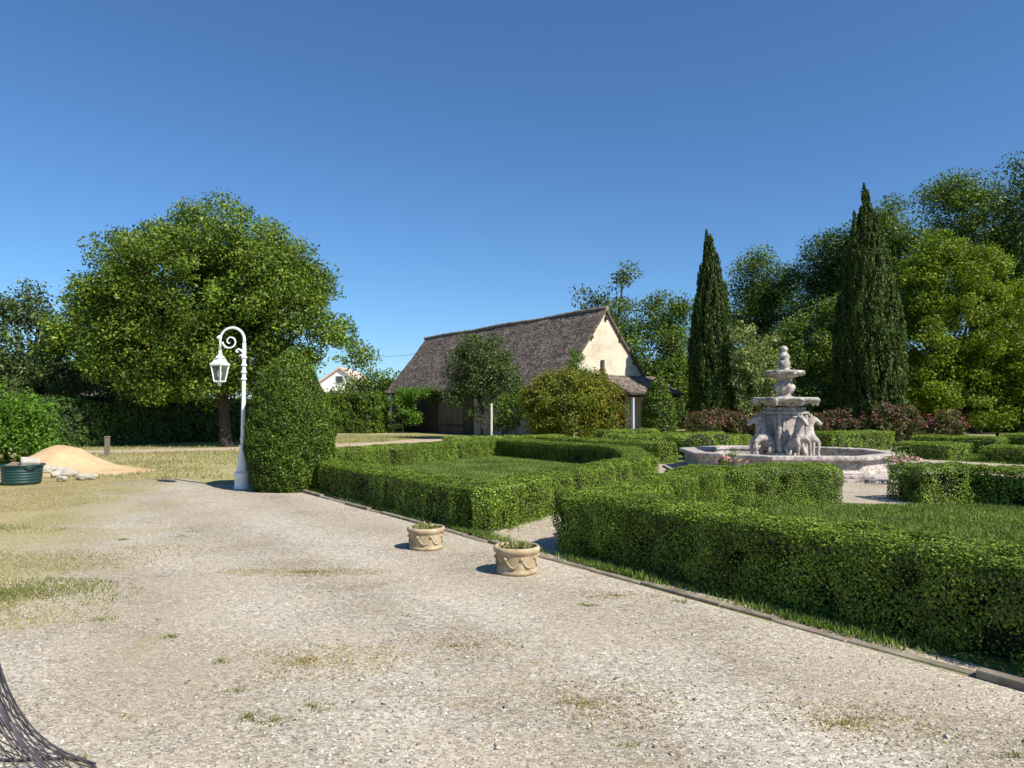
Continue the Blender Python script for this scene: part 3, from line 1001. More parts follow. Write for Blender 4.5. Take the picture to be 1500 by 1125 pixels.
tree('climbing_bush', 'wide bush turning yellow and orange in front of the barn gable', 'shrub', 835, 34.5,
     [(830, 585, 62, 40), (870, 590, 38, 45), (800, 600, 36, 42), (850, 560, 40, 22), (840, 620, 60, 28), (800, 575, 34, 26), (892, 612, 20, 26), (850, 600, 40, 40, -.6)], 300, .42, 170, .105, 363, 'autumn', .1, (0, 0, 1), nl=12)
tree('ivy', 'green ivy climbing the edge of the barn roof above the turning bush', 'climber', 838, 36.5,
     [(836, 545, 12, 16), (846, 525, 8, 20), (850, 560, 22, 12), (880, 566, 20, 7)], 50, .3, 80, .11, 365, 'lime', .05, (0, 0, 2.2), nl=6)
CG = 'green shrubs in front of the barn'
tree('climbing_vine', 'fresh green vine hanging along the eaves of the barn', 'climber', 590, 49,
     [(610, 576, 24, 9), (648, 578, 30, 8), (590, 597, 14, 20), (678, 583, 24, 10), (604, 612, 10, 12)], 110, .4, 110, .13, 367, 'lime', .06, (0, 0, 2), nl=8)
tree('green_shrub', 'leafy green shrub below the small staked tree before the barn', 'shrub', 742, 37,
     [(745, 600, 22, 28), (760, 590, 16, 22), (738, 622, 20, 18)], 55, .38, 80, .12, 369, 'mid', .05, nl=6, group=CG)
tree('green_shrub', 'dark shrub at the far end of the barn wall', 'shrub', 560, 52,
     [(556, 610, 14, 30), (548, 600, 20, 28), (590, 620, 14, 18)], 60, .55, 80, .18, 371, 'mid', .06, nl=6, group=CG)
tree('beech_bush', 'rounded green bush under the white house behind the yew', 'shrub', 545, 58,
     [(545, 565, 34, 16), (575, 560, 22, 16), (520, 580, 40, 20), (560, 590, 40, 24)], 110, .75, 100, .2, 373, 'mid', .1, nl=8)
tree('leafy_shrub', 'bright leafy shrub behind the green tub and the sand heap', 'shrub', 10, 20.5,
     [(-10, 620, 55, 42), (40, 610, 34, 34), (20, 650, 48, 34), (-40, 600, 60, 50), (64, 640, 22, 28)], 170, .34, 120, .105, 375, 'lime', .07, (0, 0, .7), nl=12)
tree('leafy_shrub', 'dark red brown leaved tree behind the long dark hedge', 'shrub', 225, 42,
     [(222, 572, 40, 20), (190, 585, 40, 20), (255, 590, 40, 18)], 70, .6, 80, .17, 377, 'rose_leaf', .1, nl=8)
tree('elder_bush', 'mid green bush growing over the long dark hedge', 'shrub', 70, 34,
     [(60, 572, 70, 28), (145, 568, 40, 28), (10, 575, 40, 26), (185, 585, 34, 16), (90, 548, 40, 22)], 170, .5, 110, .14, 379, 'airy', .1, nl=10)


def tall_hedge(name, pts, w, h, dens, size, seed, mat, label, amp=.14):
    # pts in world metres, converted to the garden grid
    path = [(x * UX + y * UY, x * VX + y * VY) for x, y in pts]
    co, nc = hedge_geo(path, w, h, dens, size, seed, amp, .35, depth=.22)
    return tag(link(name, core_mesh(name, co, nc, M[mat]), None), label, 'hedge')


tall_hedge('tall_hedge', [(-13.0, 37.5), (-17.0, 33.5), (-19.5, 29.5), (-26, 25)], 1.5, 2.1, 620, .13, 401, 'dark', 'long dark leafy hedge in the shade behind the sand heap')
tall_hedge('tall_hedge', [(-13.5, 50), (-8.7, 49)], 2.0, 2.6, 520, .14, 403, 'mid', 'tall green hedge on the grass beside the far end of the barn', .2)
tall_hedge('tall_hedge', [(12, 60), (30, 54), (44, 44)], 2.5, 5.6, 300, .2, 405, 'dark', 'long tall dark hedge added for the shade under the wood behind the rose bed', .3)  # dark leafy wall put in where shade lies under the trees


# roses: one bush with its flowers, then copies
def stuffed(o):
    o['kind'] = 'stuff'
    return o


def rose(name):
    o = thing(name, 'rose bush', 'rose bush')
    E = [((0, 0, .75), (.72, .65, .62)), ((.3, .1, 1.15), (.45, .4, .45)), ((-.35, 0, 1.1), (.42, .4, .42)), ((0, 0, .35), (.6, .55, .32))]
    lv, C = crown(E, 60, .22, 62, .10, 501)
    link('foliage', fast_mesh('rose_foliage', lv, 4), M['rose_leaf'], o)
    g = rng(503)
    d = unit(g, 40); d[:, 2] = np.abs(d[:, 2]) * .9
    C2 = np.array([0, 0, .75]) + d * np.array([.85, .75, .85])
    k = np.repeat(np.arange(40), 5)
    P = C2[k] + g.normal(0, .04, (len(k), 3))
    stuffed(link('flowers', fast_mesh('rose_flowers', leaves(P, d[k], np.full(len(k), .085), g, .5, aspect=.8), 4), M['rose_petal'], o))
    mb = MB()
    for i in range(7):
        T = C[i * 7]
        mb.tube([(0, 0, -.03), tuple(T * .5 + np.array((0, 0, .12))), tuple(T)], [.02, .014, .006], 5)
    mb.build('stem', M['bark'], o)
    return o


RL = [(1030, 33, 1.05, 'dusky red rose bush at the foot of the slim cypress'), (1072, 33.5, 1.0, 'dusky rose bush between the slim cypress and the fountain'),
      (1118, 33, 1.0, 'rose bush seen under the wide fountain bowl on its shadow side'), (1158, 33.5, .95, 'rose bush seen past the stone pillar of the fountain'),
      (1188, 33, 1.0, 'red rose bush behind the outermost stone horse'), (1228, 33.5, 1.1, 'rose bush right in front of the broad cypress trunk'),
      (1292, 31.5, 1.25, 'largest pink rose bush, just past the broad cypress'), (1335, 32, 1.15, 'pink rose bush between the largest one and the laurel'),
      (1385, 32, 1.05, 'last pink rose bush of the row, by the far lawn'), (1052, 35, 1.1, 'rose bush behind the row close to the slim cypress'), (1320, 34, 1.2, 'taller rose bush at the back of the pink ones')]
r0 = rose('rose_bush')
for i, (px, D, s, lab) in enumerate(RL):
    o = r0 if i == 0 else copy_tree(r0)
    p = far(px, 600, D)
    o.location = (p[0], p[1], 0); o.scale = (s * 1.05, s, s * .98); o.rotation_euler = (0, 0, i * 2.4)
    tag(o, lab, 'rose bush', 'roses in the bed behind the fountain')


# ------------------------------------------------------------------ the barn
def mat_tiles():
    m, t, b = nodes('old_flat_tiles')
    uvn = coords(t, 'UV')
    br = t.nodes.new('ShaderNodeTexBrick')
    br.inputs['Scale'].default_value = 1.0
    br.inputs['Brick Width'].default_value = .19
    br.inputs['Row Height'].default_value = .12
    br.inputs['Mortar Size'].default_value = .012
    br.inputs['Color1'].default_value = (0, 0, 0, 1); br.inputs['Color2'].default_value = (1, 1, 1, 1)
    br.inputs['Mortar'].default_value = (.2, .2, .2, 1)
    t.links.new(uvn, br.inputs['Vector'])
    c = ramp(t, br.outputs['Color'], [(0, (.055, .042, .033)), (.3, (.120, .094, .074)), (.65, (.182, .149, .119)), (1, (.31, .265, .22))])
    n = noise(t, uvn, .55, 6, .65)
    c = mix(t, 1, c, ramp(t, n, [(.3, (.72, .70, .70)), (.7, (1.2, 1.16, 1.12))]), 'MULTIPLY')
    n2 = noise(t, uvn, 3.6, 5, .7)
    c = mix(t, ramp(t, n2, [(.56, 0), (.72, .7)]), c, (.27, .245, .20))
    t.links.new(c, b.inputs['Base Color'])
    b.inputs['Roughness'].default_value = .9
    h = mathn(t, 'ADD', mathn(t, 'MULTIPLY', br.outputs['Color'], .5), mathn(t, 'MULTIPLY', br.outputs['Fac'], -.8))
    bump(t, b, h, 1.0, .05)
    return m


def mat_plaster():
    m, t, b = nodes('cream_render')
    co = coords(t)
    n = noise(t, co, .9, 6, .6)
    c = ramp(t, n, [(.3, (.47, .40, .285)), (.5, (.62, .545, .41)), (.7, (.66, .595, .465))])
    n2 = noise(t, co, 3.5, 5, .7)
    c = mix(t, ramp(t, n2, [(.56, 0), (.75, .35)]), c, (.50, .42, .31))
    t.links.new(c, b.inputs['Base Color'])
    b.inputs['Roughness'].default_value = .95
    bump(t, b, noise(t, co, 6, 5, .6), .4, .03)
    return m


M['tiles'] = mat_tiles(); M['plaster'] = mat_plaster()
M['timber'] = plain('old_brown_timber', (.075, .052, .038), (.035, .025, .018), 3, .85, .4, 8)
M['grey_wall'] = plain('grey_plaster', (.42, .36, .29), (.30, .26, .21), 1.2, .95, .3, 9)  # grey-beige plaster of the two long walls
M['red'] = plain('dark_red_paint', (.20, .018, .018), (.13, .014, .014), 3, .6)
M['blue_post'] = plain('pale_blue_paint', (.42, .50, .58), (.30, .36, .42), 4, .7)
M['white_post'] = plain('white_paint_worn', (.80, .78, .74), (.66, .63, .58), 4, .7)

P0 = (2.57, 38.0)                              # near eave corner; a = along the barn, b = across, towards its hidden side


def H(a, b, z):
    return (P0[0] + a * UX + b * VX, P0[1] + a * UY + b * VY, z)


BL, BW, ZE, ZR = 20.7, 6.5, 3.15, 7.15
barn = thing('barn', 'long old barn with a mottled brown tiled roof and a cream gable', 'barn', (P0[0], P0[1], 0))
LOC = Vector((P0[0], P0[1], 0))


def hbuild(mb, name, mat, parent, **kw):
    o = mb.build(name, mat, parent, **kw)
    me = o.data
    # geometry written in world metres: move it to the barn's own origin
    me.transform(Matrix.Translation(-LOC))
    return o


def hprism(mb, quad, n, thick):
    """slab from a world polygon extruded along n"""
    q = [Vector(p) for p in quad]
    d = Vector(n).normalized() * thick
    k = len(q)
    mb.add(q + [p + d for p in q], [tuple(range(k)), tuple(range(2 * k - 1, k - 1, -1))] + [(i, (i + 1) % k, k + (i + 1) % k, k + i) for i in range(k)])


nu = Vector((UX, UY, 0)); nv = Vector((VX, VY, 0))
# near gable wall, far gable wall
mb = MB(); hprism(mb, [H(0, 0, 0), H(0, BW, 0), H(0, BW, ZE), H(0, BW / 2, ZR - .08), H(0, 0, ZE)], nu, .4)
gable = hbuild(mb, 'gable_wall', M['plaster'], barn)
mb = MB(); hprism(mb, [H(BL, 0, 0), H(BL, BW, 0), H(BL, BW, ZE), H(BL, BW / 2, ZR - .08), H(BL, 0, ZE)], -nu, .4)
hbuild(mb, 'gable_wall', M['plaster'], barn)
# long front wall with a wide doorway and a window, in panels that butt end to end
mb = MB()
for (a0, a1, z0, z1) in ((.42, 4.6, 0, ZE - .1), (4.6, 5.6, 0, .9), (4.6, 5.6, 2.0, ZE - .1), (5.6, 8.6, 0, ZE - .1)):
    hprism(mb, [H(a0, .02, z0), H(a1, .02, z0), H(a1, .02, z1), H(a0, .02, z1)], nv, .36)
hbuild(mb, 'front_wall', M['grey_wall'], barn)
mb = MB()
for (a0, a1, z0, z1) in ((8.6, 10.0, 0, ZE - .1), (10.0, 13.4, 2.65, ZE - .1), (13.4, BL - .42, 0, ZE - .1)):
    hprism(mb, [H(a0, .04, z0), H(a1, .04, z0), H(a1, .04, z1), H(a0, .04, z1)], nv, .3)
hbuild(mb, 'timber_wall', M['timber'], barn)
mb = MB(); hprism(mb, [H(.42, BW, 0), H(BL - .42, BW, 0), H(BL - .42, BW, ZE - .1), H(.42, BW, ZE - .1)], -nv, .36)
hbuild(mb, 'back_wall', M['grey_wall'], barn)
for s in (0, 1):
    mb = MB()
    a0 = 10.03 + s * 1.7
    for k in range(8):
        hprism(mb, [H(a0 + k * .208, .12 + .006 * (k % 2), .03), H(a0 + k * .208 + .2, .12 + .006 * (k % 2), .03), H(a0 + k * .208 + .2, .12 + .006 * (k % 2), 2.62), H(a0 + k * .208, .12 + .006 * (k % 2), 2.62)], nv, .05)
    dr = hbuild(mb, 'door', plain('grey_brown_planks', (.15, .115, .09), (.09, .07, .055), 3, .85, .3, 12), barn)
    for z in (.5, 2.1):
        mb = MB()
        hprism(mb, [H(a0 + .05, .112, z), H(a0 + 1.6, .112, z), H(a0 + 1.6, .112, z + .14), H(a0 + .05, .112, z + .14)], -nv, .03)
        o = mb.build('door_brace', M['timber'], dr); o.data.transform(Matrix.Translation(-LOC))
mb = MB(); hprism(mb, [H(4.6, .2, .9), H(5.6, .2, .9), H(5.6, .2, 2.0), H(4.6, .2, 2.0)], nv, .03)
hbuild(mb, 'window', plain('dark_glass', (.02, .024, .028), (.014, .016, .02), 3, .15, spec=.6), barn)


def tile_roof(name, e0, e1, r0_, r1_, thick, parent, uv_a, rows=30, cols=60, sag=.06, seed=3):
    """roof slope from eave e0-e1 to ridge r0-r1, gently uneven, with tile-sized UVs in metres"""
    g = rng(seed)
    e0, e1, r0_, r1_ = map(np.array, (e0, e1, r0_, r1_))
    L = np.linalg.norm(e1 - e0); Wd = np.linalg.norm(r0_ - e0)
    nrm = np.cross(e1 - e0, r0_ - e0); nrm /= np.linalg.norm(nrm)
    if nrm[2] < 0: nrm = -nrm
    vs, uvs, fs = [], [], []
    for j in range(rows + 1):
        for i in range(cols + 1):
            s, t = i / cols, j / rows
            p = (e0 + (e1 - e0) * s) * (1 - t) + (r0_ + (r1_ - r0_) * s) * t
            q = np.array([[s * L, t * Wd, 0]])
            p = p + nrm * (sag * float(wob(q, .7, seed)[0]) * .6 + .018 * float(wob(q, 5, seed + 1)[0]) - sag * math.sin(math.pi * t) * .8)
            vs.append(p); uvs.append((s * L, t * Wd))
    for j in range(rows):
        for i in range(cols):
            a = j * (cols + 1) + i
            fs.append((a, a + 1, a + cols + 2, a + cols + 1))
    me = bpy.data.meshes.new(name)
    me.from_pydata([tuple(p) for p in vs], [], fs)
    uvl = me.uv_layers.new(name='UVMap')
    for lp in me.loops:
        uvl.data[lp.index].uv = uvs[lp.vertex_index]
    bm = bmesh.new(); bm.from_mesh(me)
    for f in bm.faces:
        if f.normal.z < 0: f.normal_flip()
    bm.to_mesh(me); bm.free()
    me.transform(Matrix.Translation(-LOC))
    o = link(name, me, M['tiles'], parent)
    so_ = o.modifiers.new('thickness', 'SOLIDIFY'); so_.thickness = thick; so_.offset = -1
    return o


OV = .32
sl_ = (ZR - ZE) / (BW / 2)
tile_roof('roof_slope', H(-.14, -OV, ZE - OV * sl_ + .12), H(BL + .14, -OV, ZE - OV * sl_ + .12), H(-.14, BW / 2, ZR + .12), H(BL + .14, BW / 2, ZR + .12), .13, barn, 0, seed=3)
tile_roof('roof_slope', H(-.14, BW + OV, ZE - OV * sl_ + .12), H(BL + .14, BW + OV, ZE - OV * sl_ + .12), H(-.14, BW / 2, ZR + .12), H(BL + .14, BW / 2, ZR + .12), .13, barn, 0, seed=7)
mb = MB()
k = 0; a = -.16
r_ = random.Random(8)
while a < BL + .1:
    z = ZR + .10 + .05 * math.sin(a * .8) * .6 + r_.uniform(-.012, .012)
    mb.tube([H(a, BW / 2, z), H(a + .42, BW / 2, z + .02)], [.13, .115], 8)
    a += .40
hbuild(mb, 'ridge_tiles', plain('ridge_tile_clay', (.30, .235, .175), (.16, .12, .09), 5, .9, .5, 9), barn)
for b in (-.05, BW / 2, BW + .05):       # beam ends under the verge
    zz = ZE - .1 if b != BW / 2 else ZR - .35
    for q in (0,):
        mb = MB()
        hprism(mb, [H(-.13, b - .08, zz - .2), H(-.13, b + .08, zz - .2), H(-.13, b + .08, zz), H(-.13, b - .08, zz)], nu, .13)
        hbuild(mb, 'beam_end', M['timber'], barn)
for fr in (.33, .66):
    for sgn in (-1, 1):
        b = BW / 2 + sgn * BW / 2 * fr
        zz = ZR - sl_ * BW / 2 * fr - .12
        mb = MB()
        hprism(mb, [H(-.13, b - .07, zz - .22), H(-.13, b + .07, zz - .22), H(-.13, b + .07, zz - .04), H(-.13, b - .07, zz - .04)], nu, .13)
        hbuild(mb, 'beam_end', M['timber'], barn)
# lean-to porch against the gable
tile_roof('porch_roof', H(-2.3, 2.9, 2.48), H(-2.3, 7.0, 2.48), H(-.03, 2.9, 3.55), H(-.03, 7.0, 3.55), .1, barn, 0, rows=8, cols=14, sag=.02, seed=13)
mb = MB()
hprism(mb, [H(-.04, 3.3, .03), H(-.04, 4.6, .03), H(-.04, 4.6, 2.35), H(-.04, 3.3, 2.35)], -nu, .05)
rd = hbuild(mb, 'door', M['red'], barn); tag(rd, 'dark red door under the porch')
for b in (3.3, 5.05):
    mb = MB(); p = H(-2.05, b, 0); mb.box((p[0], p[1], 1.2), (.12, .12, 2.4), TH)
    hbuild(mb, 'porch_post', M['blue_post'], barn)
mb = MB(); p = H(-2.05, 5.6, 0); mb.box((p[0], p[1], 1.2), (.2, .2, 2.4), TH)
hbuild(mb, 'porch_post', M['white_post'], barn)
mb = MB(); hprism(mb, [H(-2.12, 2.95, 2.28), H(-2.12, 6.9, 2.28), H(-2.12, 6.9, 2.42), H(-2.12, 2.95, 2.42)], nu, .12)
hbuild(mb, 'porch_beam', M['timber'], barn)
mb = MB(); p = H(-.09, 2.95, 0); mb.tube([(p[0], p[1], 2.9), (p[0], p[1], 4.35)], [.13, .10], 8)
hbuild(mb, 'shadow_pipe', plain('pipe_shadow_brown', (.12, .085, .065), (.07, .05, .04), 3, .7), barn)  # dark tube standing in for an upright shadow on the gable
# overhead wire to the barn
pa, pb = far(528, 517, 56), H(BL - .2, 2.2, 6.0)
mb = MB()
mb.tube([tuple(pa + (np.array(pb) - pa) * t - np.array((0, 0, .25 * 4 * t * (1 - t)))) for t in np.linspace(0, 1, 9)], .015, 5)
tag(mb.build('overhead_wire', plain('black_cable', (.02, .02, .02), None, 5, .6)), 'thin black wire strung through the air to the far end of the barn roof', 'wire')
# the pale stake of the small tree
p = far(720, 600, 35.6)
mb = MB(); mb.box((p[0], p[1], .9), (.10, .10, 2.0), .3)
tag(mb.build('tree_stake', M['stake'], bevel=.01), 'pale wooden stake beside the small grey green tree', 'stake')

# far houses
def far_house(label, D, x0, x1, py_e, py_r, py_b, wallm, roofm, depth, gable_face=False, wins=()):
    a = far(x0, py_e, D); b = far(x1, py_e, D); r = far(x0, py_r, D)
    Wd = b[0] - a[0]; ze, zr = a[2], r[2]
    o = thing('house', label, 'house', (a[0], D, 0))
    mb = MB()
    if gable_face:
        y0 = 0
        mb.add([(0, 0, 0), (Wd, 0, 0), (Wd, 0, ze), (Wd / 2, 0, zr), (0, 0, ze), (0, depth, 0), (Wd, depth, 0), (Wd, depth, ze), (Wd / 2, depth, zr), (0, depth, ze)],
               [(0, 1, 2, 3, 4), (9, 8, 7, 6, 5), (0, 4, 9, 5), (1, 6, 7, 2)])
        mb.build('wall', wallm, o)
        rb = MB()
        for s in (0, 1):
            x_e = -.4 if s == 0 else Wd + .4
            z_e = ze - .4 * (zr - ze) / (Wd / 2)
            rb.add([(x_e, -.3, z_e + .03), (Wd / 2, -.3, zr + .03), (Wd / 2, depth + .3, zr + .03), (x_e, depth + .3, z_e + .03),
                    (x_e, -.3, z_e + .25), (Wd / 2, -.3, zr + .25), (Wd / 2, depth + .3, zr + .25), (x_e, depth + .3, z_e + .25)],
                   [(0, 1, 2, 3), (4, 5, 6, 7), (0, 1, 5, 4), (1, 2, 6, 5), (2, 3, 7, 6), (3, 0, 4, 7)])
        rb.build('roof', roofm, o)
    else:
        mb.box((Wd / 2, depth / 2, ze / 2), (Wd, depth, ze))
        mb.build('wall', wallm, o)
        rb = MB()
        rb.add([(-.4, -.4, ze + .01), (Wd + .4, -.4, ze + .01), (Wd + .4, depth + .4, ze + .01), (-.4, depth + .4, ze + .01), (-.4, depth / 2, zr), (Wd + .4, depth / 2, zr)],
               [(0, 1, 5, 4), (2, 3, 4, 5), (0, 4, 3), (1, 2, 5), (0, 3, 2, 1)])
        rb.build('roof', roofm, o)
    for (fx, z, ww, hh) in wins:
        f = MB().box((Wd * fx, -.03, z), (ww + .16, .08, hh + .16)).build('window', M['white_post'], o)
        MB().box((Wd * fx, -.085, z), (ww, .03, hh)).build('pane', M['dark_pane'], f)
    return o


M['dark_pane'] = plain('dark_window_glass', (.05, .055, .07), (.03, .035, .045), 2, .12, spec=.6)
M['white_wall'] = plain('white_render', (.82, .79, .73), (.76, .72, .66), .8, .95)
M['brown_wall'] = plain('brown_render', (.26, .20, .155), (.20, .155, .12), .8, .95)
M['roof_brown'] = plain('brown_far_roof', (.17, .115, .09), (.12, .085, .07), 1.5, .9, .5, 4)
M['roof_pale'] = plain('pale_clay_roof', (.60, .47, .38), (.50, .38, .30), 1.2, .9, .5, 5)
far_house('brown roofed house half hidden by the hedge and the airy trees', 58, 20, 240, 562, 524, 640, M['brown_wall'], M['roof_brown'], 8, wins=((.1, 2.2, .9, 1.1), (.5, 2.2, .9, 1.1)))
hs = far_house('small white gabled house far behind the rounded yew', 86, 468, 527, 561, 540, 640, M['white_wall'], M['roof_pale'], 9, True, wins=((.45, 2.6, 1.2, 1.0), (.5, 5.2, .8, .8)))
mb = MB(); mb.box((2.4, -.9, 3.62), (5.2, 1.8, .18)); mb.build('balcony_slab', M['roof_pale'], hs)
for x in (.1, 4.7):
    mb = MB().box((x, -1.6, 1.76), (.25, .25, 3.52))
    mb.build('balcony_post', M['white_wall'], hs)


# ------------------------------------------------------------------ the fountain
def mat_stone(name, c1, c2, lich):
    m, t, b = nodes(name)
    co = t.nodes.new('ShaderNodeNewGeometry').outputs['Position']
    c = ramp(t, noise(t, co, 3.0, 6, .62), [(.3, c1), (.55, c2), (.72, tuple(min(1, x * 1.25) for x in c2))])
    n2 = noise(t, co, 9, 6, .7)
    c = mix(t, ramp(t, n2, [(.49, 0), (.56, .8)]), c, lich)
    n3 = noise(t, co, 5, 5, .7)
    c = mix(t, ramp(t, n3, [(.60, 0), (.70, .6)]), c, (.75, .72, .66))
    t.links.new(c, b.inputs['Base Color'])
    b.inputs['Roughness'].default_value = .9
    bump(t, b, noise(t, co, 28, 5, .65), .7, .02)
    return m


M['stone'] = mat_stone('pinkish_stone', (.31, .26, .23), (.49, .425, .375), (.19, .18, .16))
M['lichen_stone'] = mat_stone('lichened_stone', (.26, .24, .21), (.48, .45, .39), (.105, .105, .09))
FC = W(11.15, 16.6)
ft = thing('fountain', 'tiered stone fountain with carved horses in a low octagonal basin', 'fountain', FC, TH)
# local axes: x along +v, y along +u
a8 = math.pi / 8 + math.radians(5.7)
BS = 1.23                                  # basin size
CS = (1.14, 1.14, 1.035)                    # the carved middle


def octa(r): return [(BS * r * math.cos(a8 + i * math.pi / 4), BS * r * math.sin(a8 + i * math.pi / 4)) for i in range(8)]


def ring8(mb, prof):
    n = 8
    vs, fs = [], []
    for (r, z) in prof:
        for i in range(n):
            a = a8 + i * math.pi / 4
            vs.append((BS * r * math.cos(a), BS * r * math.sin(a), z))
    m_ = len(prof)
    for j in range(m_):
        for i in range(n):
            k = (i + 1) % n; jj = (j + 1) % m_
            fs.append((j * n + i, j * n + k, jj * n + k, jj * n + i))
    mb.add(vs, fs)


mb = MB(); ring8(mb, [(2.16, .13), (2.16, .17), (2.12, .21), (2.12, .42), (2.16, .445), (2.24, .46), (2.24, .53), (2.22, .545), (1.93, .545), (1.91, .53), (1.91, .46), (1.95, .445), (1.95, .13)])
mb.build('basin_wall', M['stone'], ft, bevel=.008)
mb = MB(); mb.prism(octa(2.62), -.02, .065); mb.prism(octa(2.36), .066, .13)
mb.build('basin_step', M['stone'], ft, bevel=.012)
mb = MB(); mb.prism(octa(1.94), .131, .136); mb.build('basin_floor', M['lichen_stone'], ft)
TURN = math.radians(-26)              # the carved middle stands turned to the basin
mb = MB(); mb.box((0, 0, .215), (1.3, 1.3, .11)); mb.box((0, 0, .215), (.62, 1.95, .10)); mb.box((0, 0, .215), (1.95, .62, .103)); mb.box((0, 0, .30), (1.1, 1.1, .06))
mb.build('plinth', M['stone'], ft, bevel=.015)
mb = MB()
mb.box((0, 0, .41), (.84, .84, .14)); mb.box((0, 0, .96), (.66, .66, .96)); mb.box((0, 0, 1.47), (.78, .78, .06)); mb.box((0, 0, 1.55), (.66, .66, .10))
for i in range(4):                     # raised frames on the faces
    a = i * math.pi / 2
    ca, sa = math.cos(a), math.sin(a)
    for (x, z, ww, hh) in ((0, .55, .5, .05), (0, 1.37, .5, .05), (-.225, .96, .05, .77), (.225, .96, .05, .77)):
        mb.box((ca * .34 - sa * x, sa * .34 + ca * x, z), (.03, ww, hh), a)
    a += math.pi / 4
    mb.tube([(math.cos(a) * .455, math.sin(a) * .455, .49), (math.cos(a) * .455, math.sin(a) * .455, 1.43)], [.05, .05], 8)
mb.build('pillar', M['stone'], ft, bevel=.008)


def lobes(k, amp, js):
    return lambda a, j: 1 + (amp * math.cos(k * a) if j in js else 0)


mb = MB()
mb.lathe([(.20, 1.60), (.30, 1.61), (.40, 1.645), (.50, 1.70), (.62, 1.75), (.67, 1.765), (.705, 1.79), (.705, 1.835), (.68, 1.85), (.62, 1.84), (.45, 1.79), (.12, 1.78)], 64,
         mod=lambda a, j: 1 + .045 * (1 if 3 <= j <= 9 else 0) * (abs(math.cos(4 * a)) * 2 - 1))
for i in range(8):
    a = i * math.pi / 4 + .0
    for dz, rr in ((0, .075), (-.055, .055), (-.1, .035)):
        mb.lathe([(.001, -rr), (rr * .8, -rr * .5), (rr, 0), (rr * .8, rr * .5), (.001, rr)], 8, (.70 * math.cos(a), .70 * math.sin(a), 1.77 + dz))
mb.build('lower_bowl', M['lichen_stone'], ft, True)
mb = MB()
mb.lathe([(.23, 1.78), (.24, 1.86), (.15, 1.89), (.13, 1.93), (.17, 1.97), (.215, 2.05), (.225, 2.13), (.19, 2.2), (.13, 2.25), (.12, 2.29), (.18, 2.33)], 32,
         mod=lambda a, j: 1 + .10 * (1 if 4 <= j <= 7 else 0) * math.cos(8 * a))
mb.build('vase', M['stone'], ft, True)
mb = MB()
mb.lathe([(.12, 2.31), (.2, 2.335), (.30, 2.38), (.38, 2.42), (.41, 2.44), (.43, 2.46), (.43, 2.51), (.40, 2.525), (.36, 2.51), (.1, 2.48)], 48,
         mod=lambda a, j: 1 + .06 * (1 if 2 <= j <= 8 else 0) * (abs(math.cos(4 * a)) * 2 - 1))
for i in range(8):
    a = i * math.pi / 4
    mb.lathe([(.001, -.05), (.045, -.025), (.052, 0), (.04, .03), (.001, .05)], 8, (.415 * math.cos(a), .415 * math.sin(a), 2.44))
mb.build('upper_bowl', M['lichen_stone'], ft, True)
mb = MB()
mb.lathe([(.15, 2.48), (.16, 2.54), (.11, 2.57), (.13, 2.63), (.145, 2.70), (.125, 2.76), (.105, 2.80), (.12, 2.86), (.11, 2.92), (.075, 2.97), (.055, 3.0), (.075, 3.03), (.085, 3.08), (.06, 3.13), (.02, 3.16)], 20,
         mod=lambda a, j: 1 + .09 * math.cos(5 * a + j * 1.3))
mb.build('finial', M['lichen_stone'], ft, True)


def skin_mesh(name, verts, edges, rad, sub=2):
    me = bpy.data.meshes.new(name)
    me.from_pydata(verts, edges, [])
    o = bpy.data.objects.new(name, me)
    COL.objects.link(o)
    sk = o.modifiers.new('skin', 'SKIN'); sk.use_smooth_shade = True
    o.modifiers.new('sub', 'SUBSURF').levels = sub
    for i, v in enumerate(me.skin_vertices[0].data):
        r = rad[i]
        v.radius = r if hasattr(r, '__len__') else (r, r)
        v.use_root = (i == 0)
    dg = bpy.context.evaluated_depsgraph_get()
    dg.update()
    out = bpy.data.meshes.new_from_object(o.evaluated_get(dg), preserve_all_data_layers=False, depsgraph=dg)
    bpy.data.objects.remove(o)
    out.polygons.foreach_set('use_smooth', [True] * len(out.polygons))
    return out


for ch in ft.children:
    if ch.name.split('.')[0] in ('plinth', 'pillar', 'lower_bowl', 'vase', 'upper_bowl', 'finial'):
        ch.scale = CS; ch.rotation_euler.z = TURN
hv = [(.32, 0, .52), (.46, 0, .60), (.58, 0, .72), (.62, 0, .86), (.63, 0, 1.00), (.67, 0, 1.12), (.76, 0, 1.09), (.87, 0, 1.00), (.94, 0, .94),
      (.645, .045, 1.19), (.645, -.045, 1.19), (.64, .05, 1.265), (.64, -.05, 1.265),
      (.65, .13, .60), (.80, .15, .52), (.79, .155, .25), (.80, .155, .07), (.87, .155, .035),
      (.65, -.13, .60), (.78, -.15, .47), (.75, -.155, .22), (.77, -.155, .07), (.84, -.155, .035),
      (.36, .20, .40), (.50, .23, .24), (.42, .23, .08), (.54, .23, .035),
      (.36, -.20, .40), (.50, -.23, .24), (.42, -.23, .08), (.54, -.23, .035),
      (.50, 0, .92), (.53, 0, 1.06), (.58, 0, 1.17)]
he = [(0, 1), (1, 2), (2, 3), (3, 4), (4, 5), (5, 6), (6, 7), (7, 8), (5, 9), (9, 11), (5, 10), (10, 12), (2, 13), (13, 14), (14, 15), (15, 16), (16, 17), (2, 18), (18, 19), (19, 20), (20, 21), (21, 22),
      (0, 23), (23, 24), (24, 25), (25, 26), (0, 27), (27, 28), (28, 29), (29, 30), (3, 31), (31, 32), (32, 33)]
hr = [.15, .145, .155, .12, .088, .078, .078, .056, .046, .03, .03, .010, .010, .085, .056, .036, .044, .036, .085, .056, .036, .044, .036, .12, .075, .05, .042, .12, .075, .05, .042, .055, .05, .035]
hm = skin_mesh('horse', hv, he, hr)
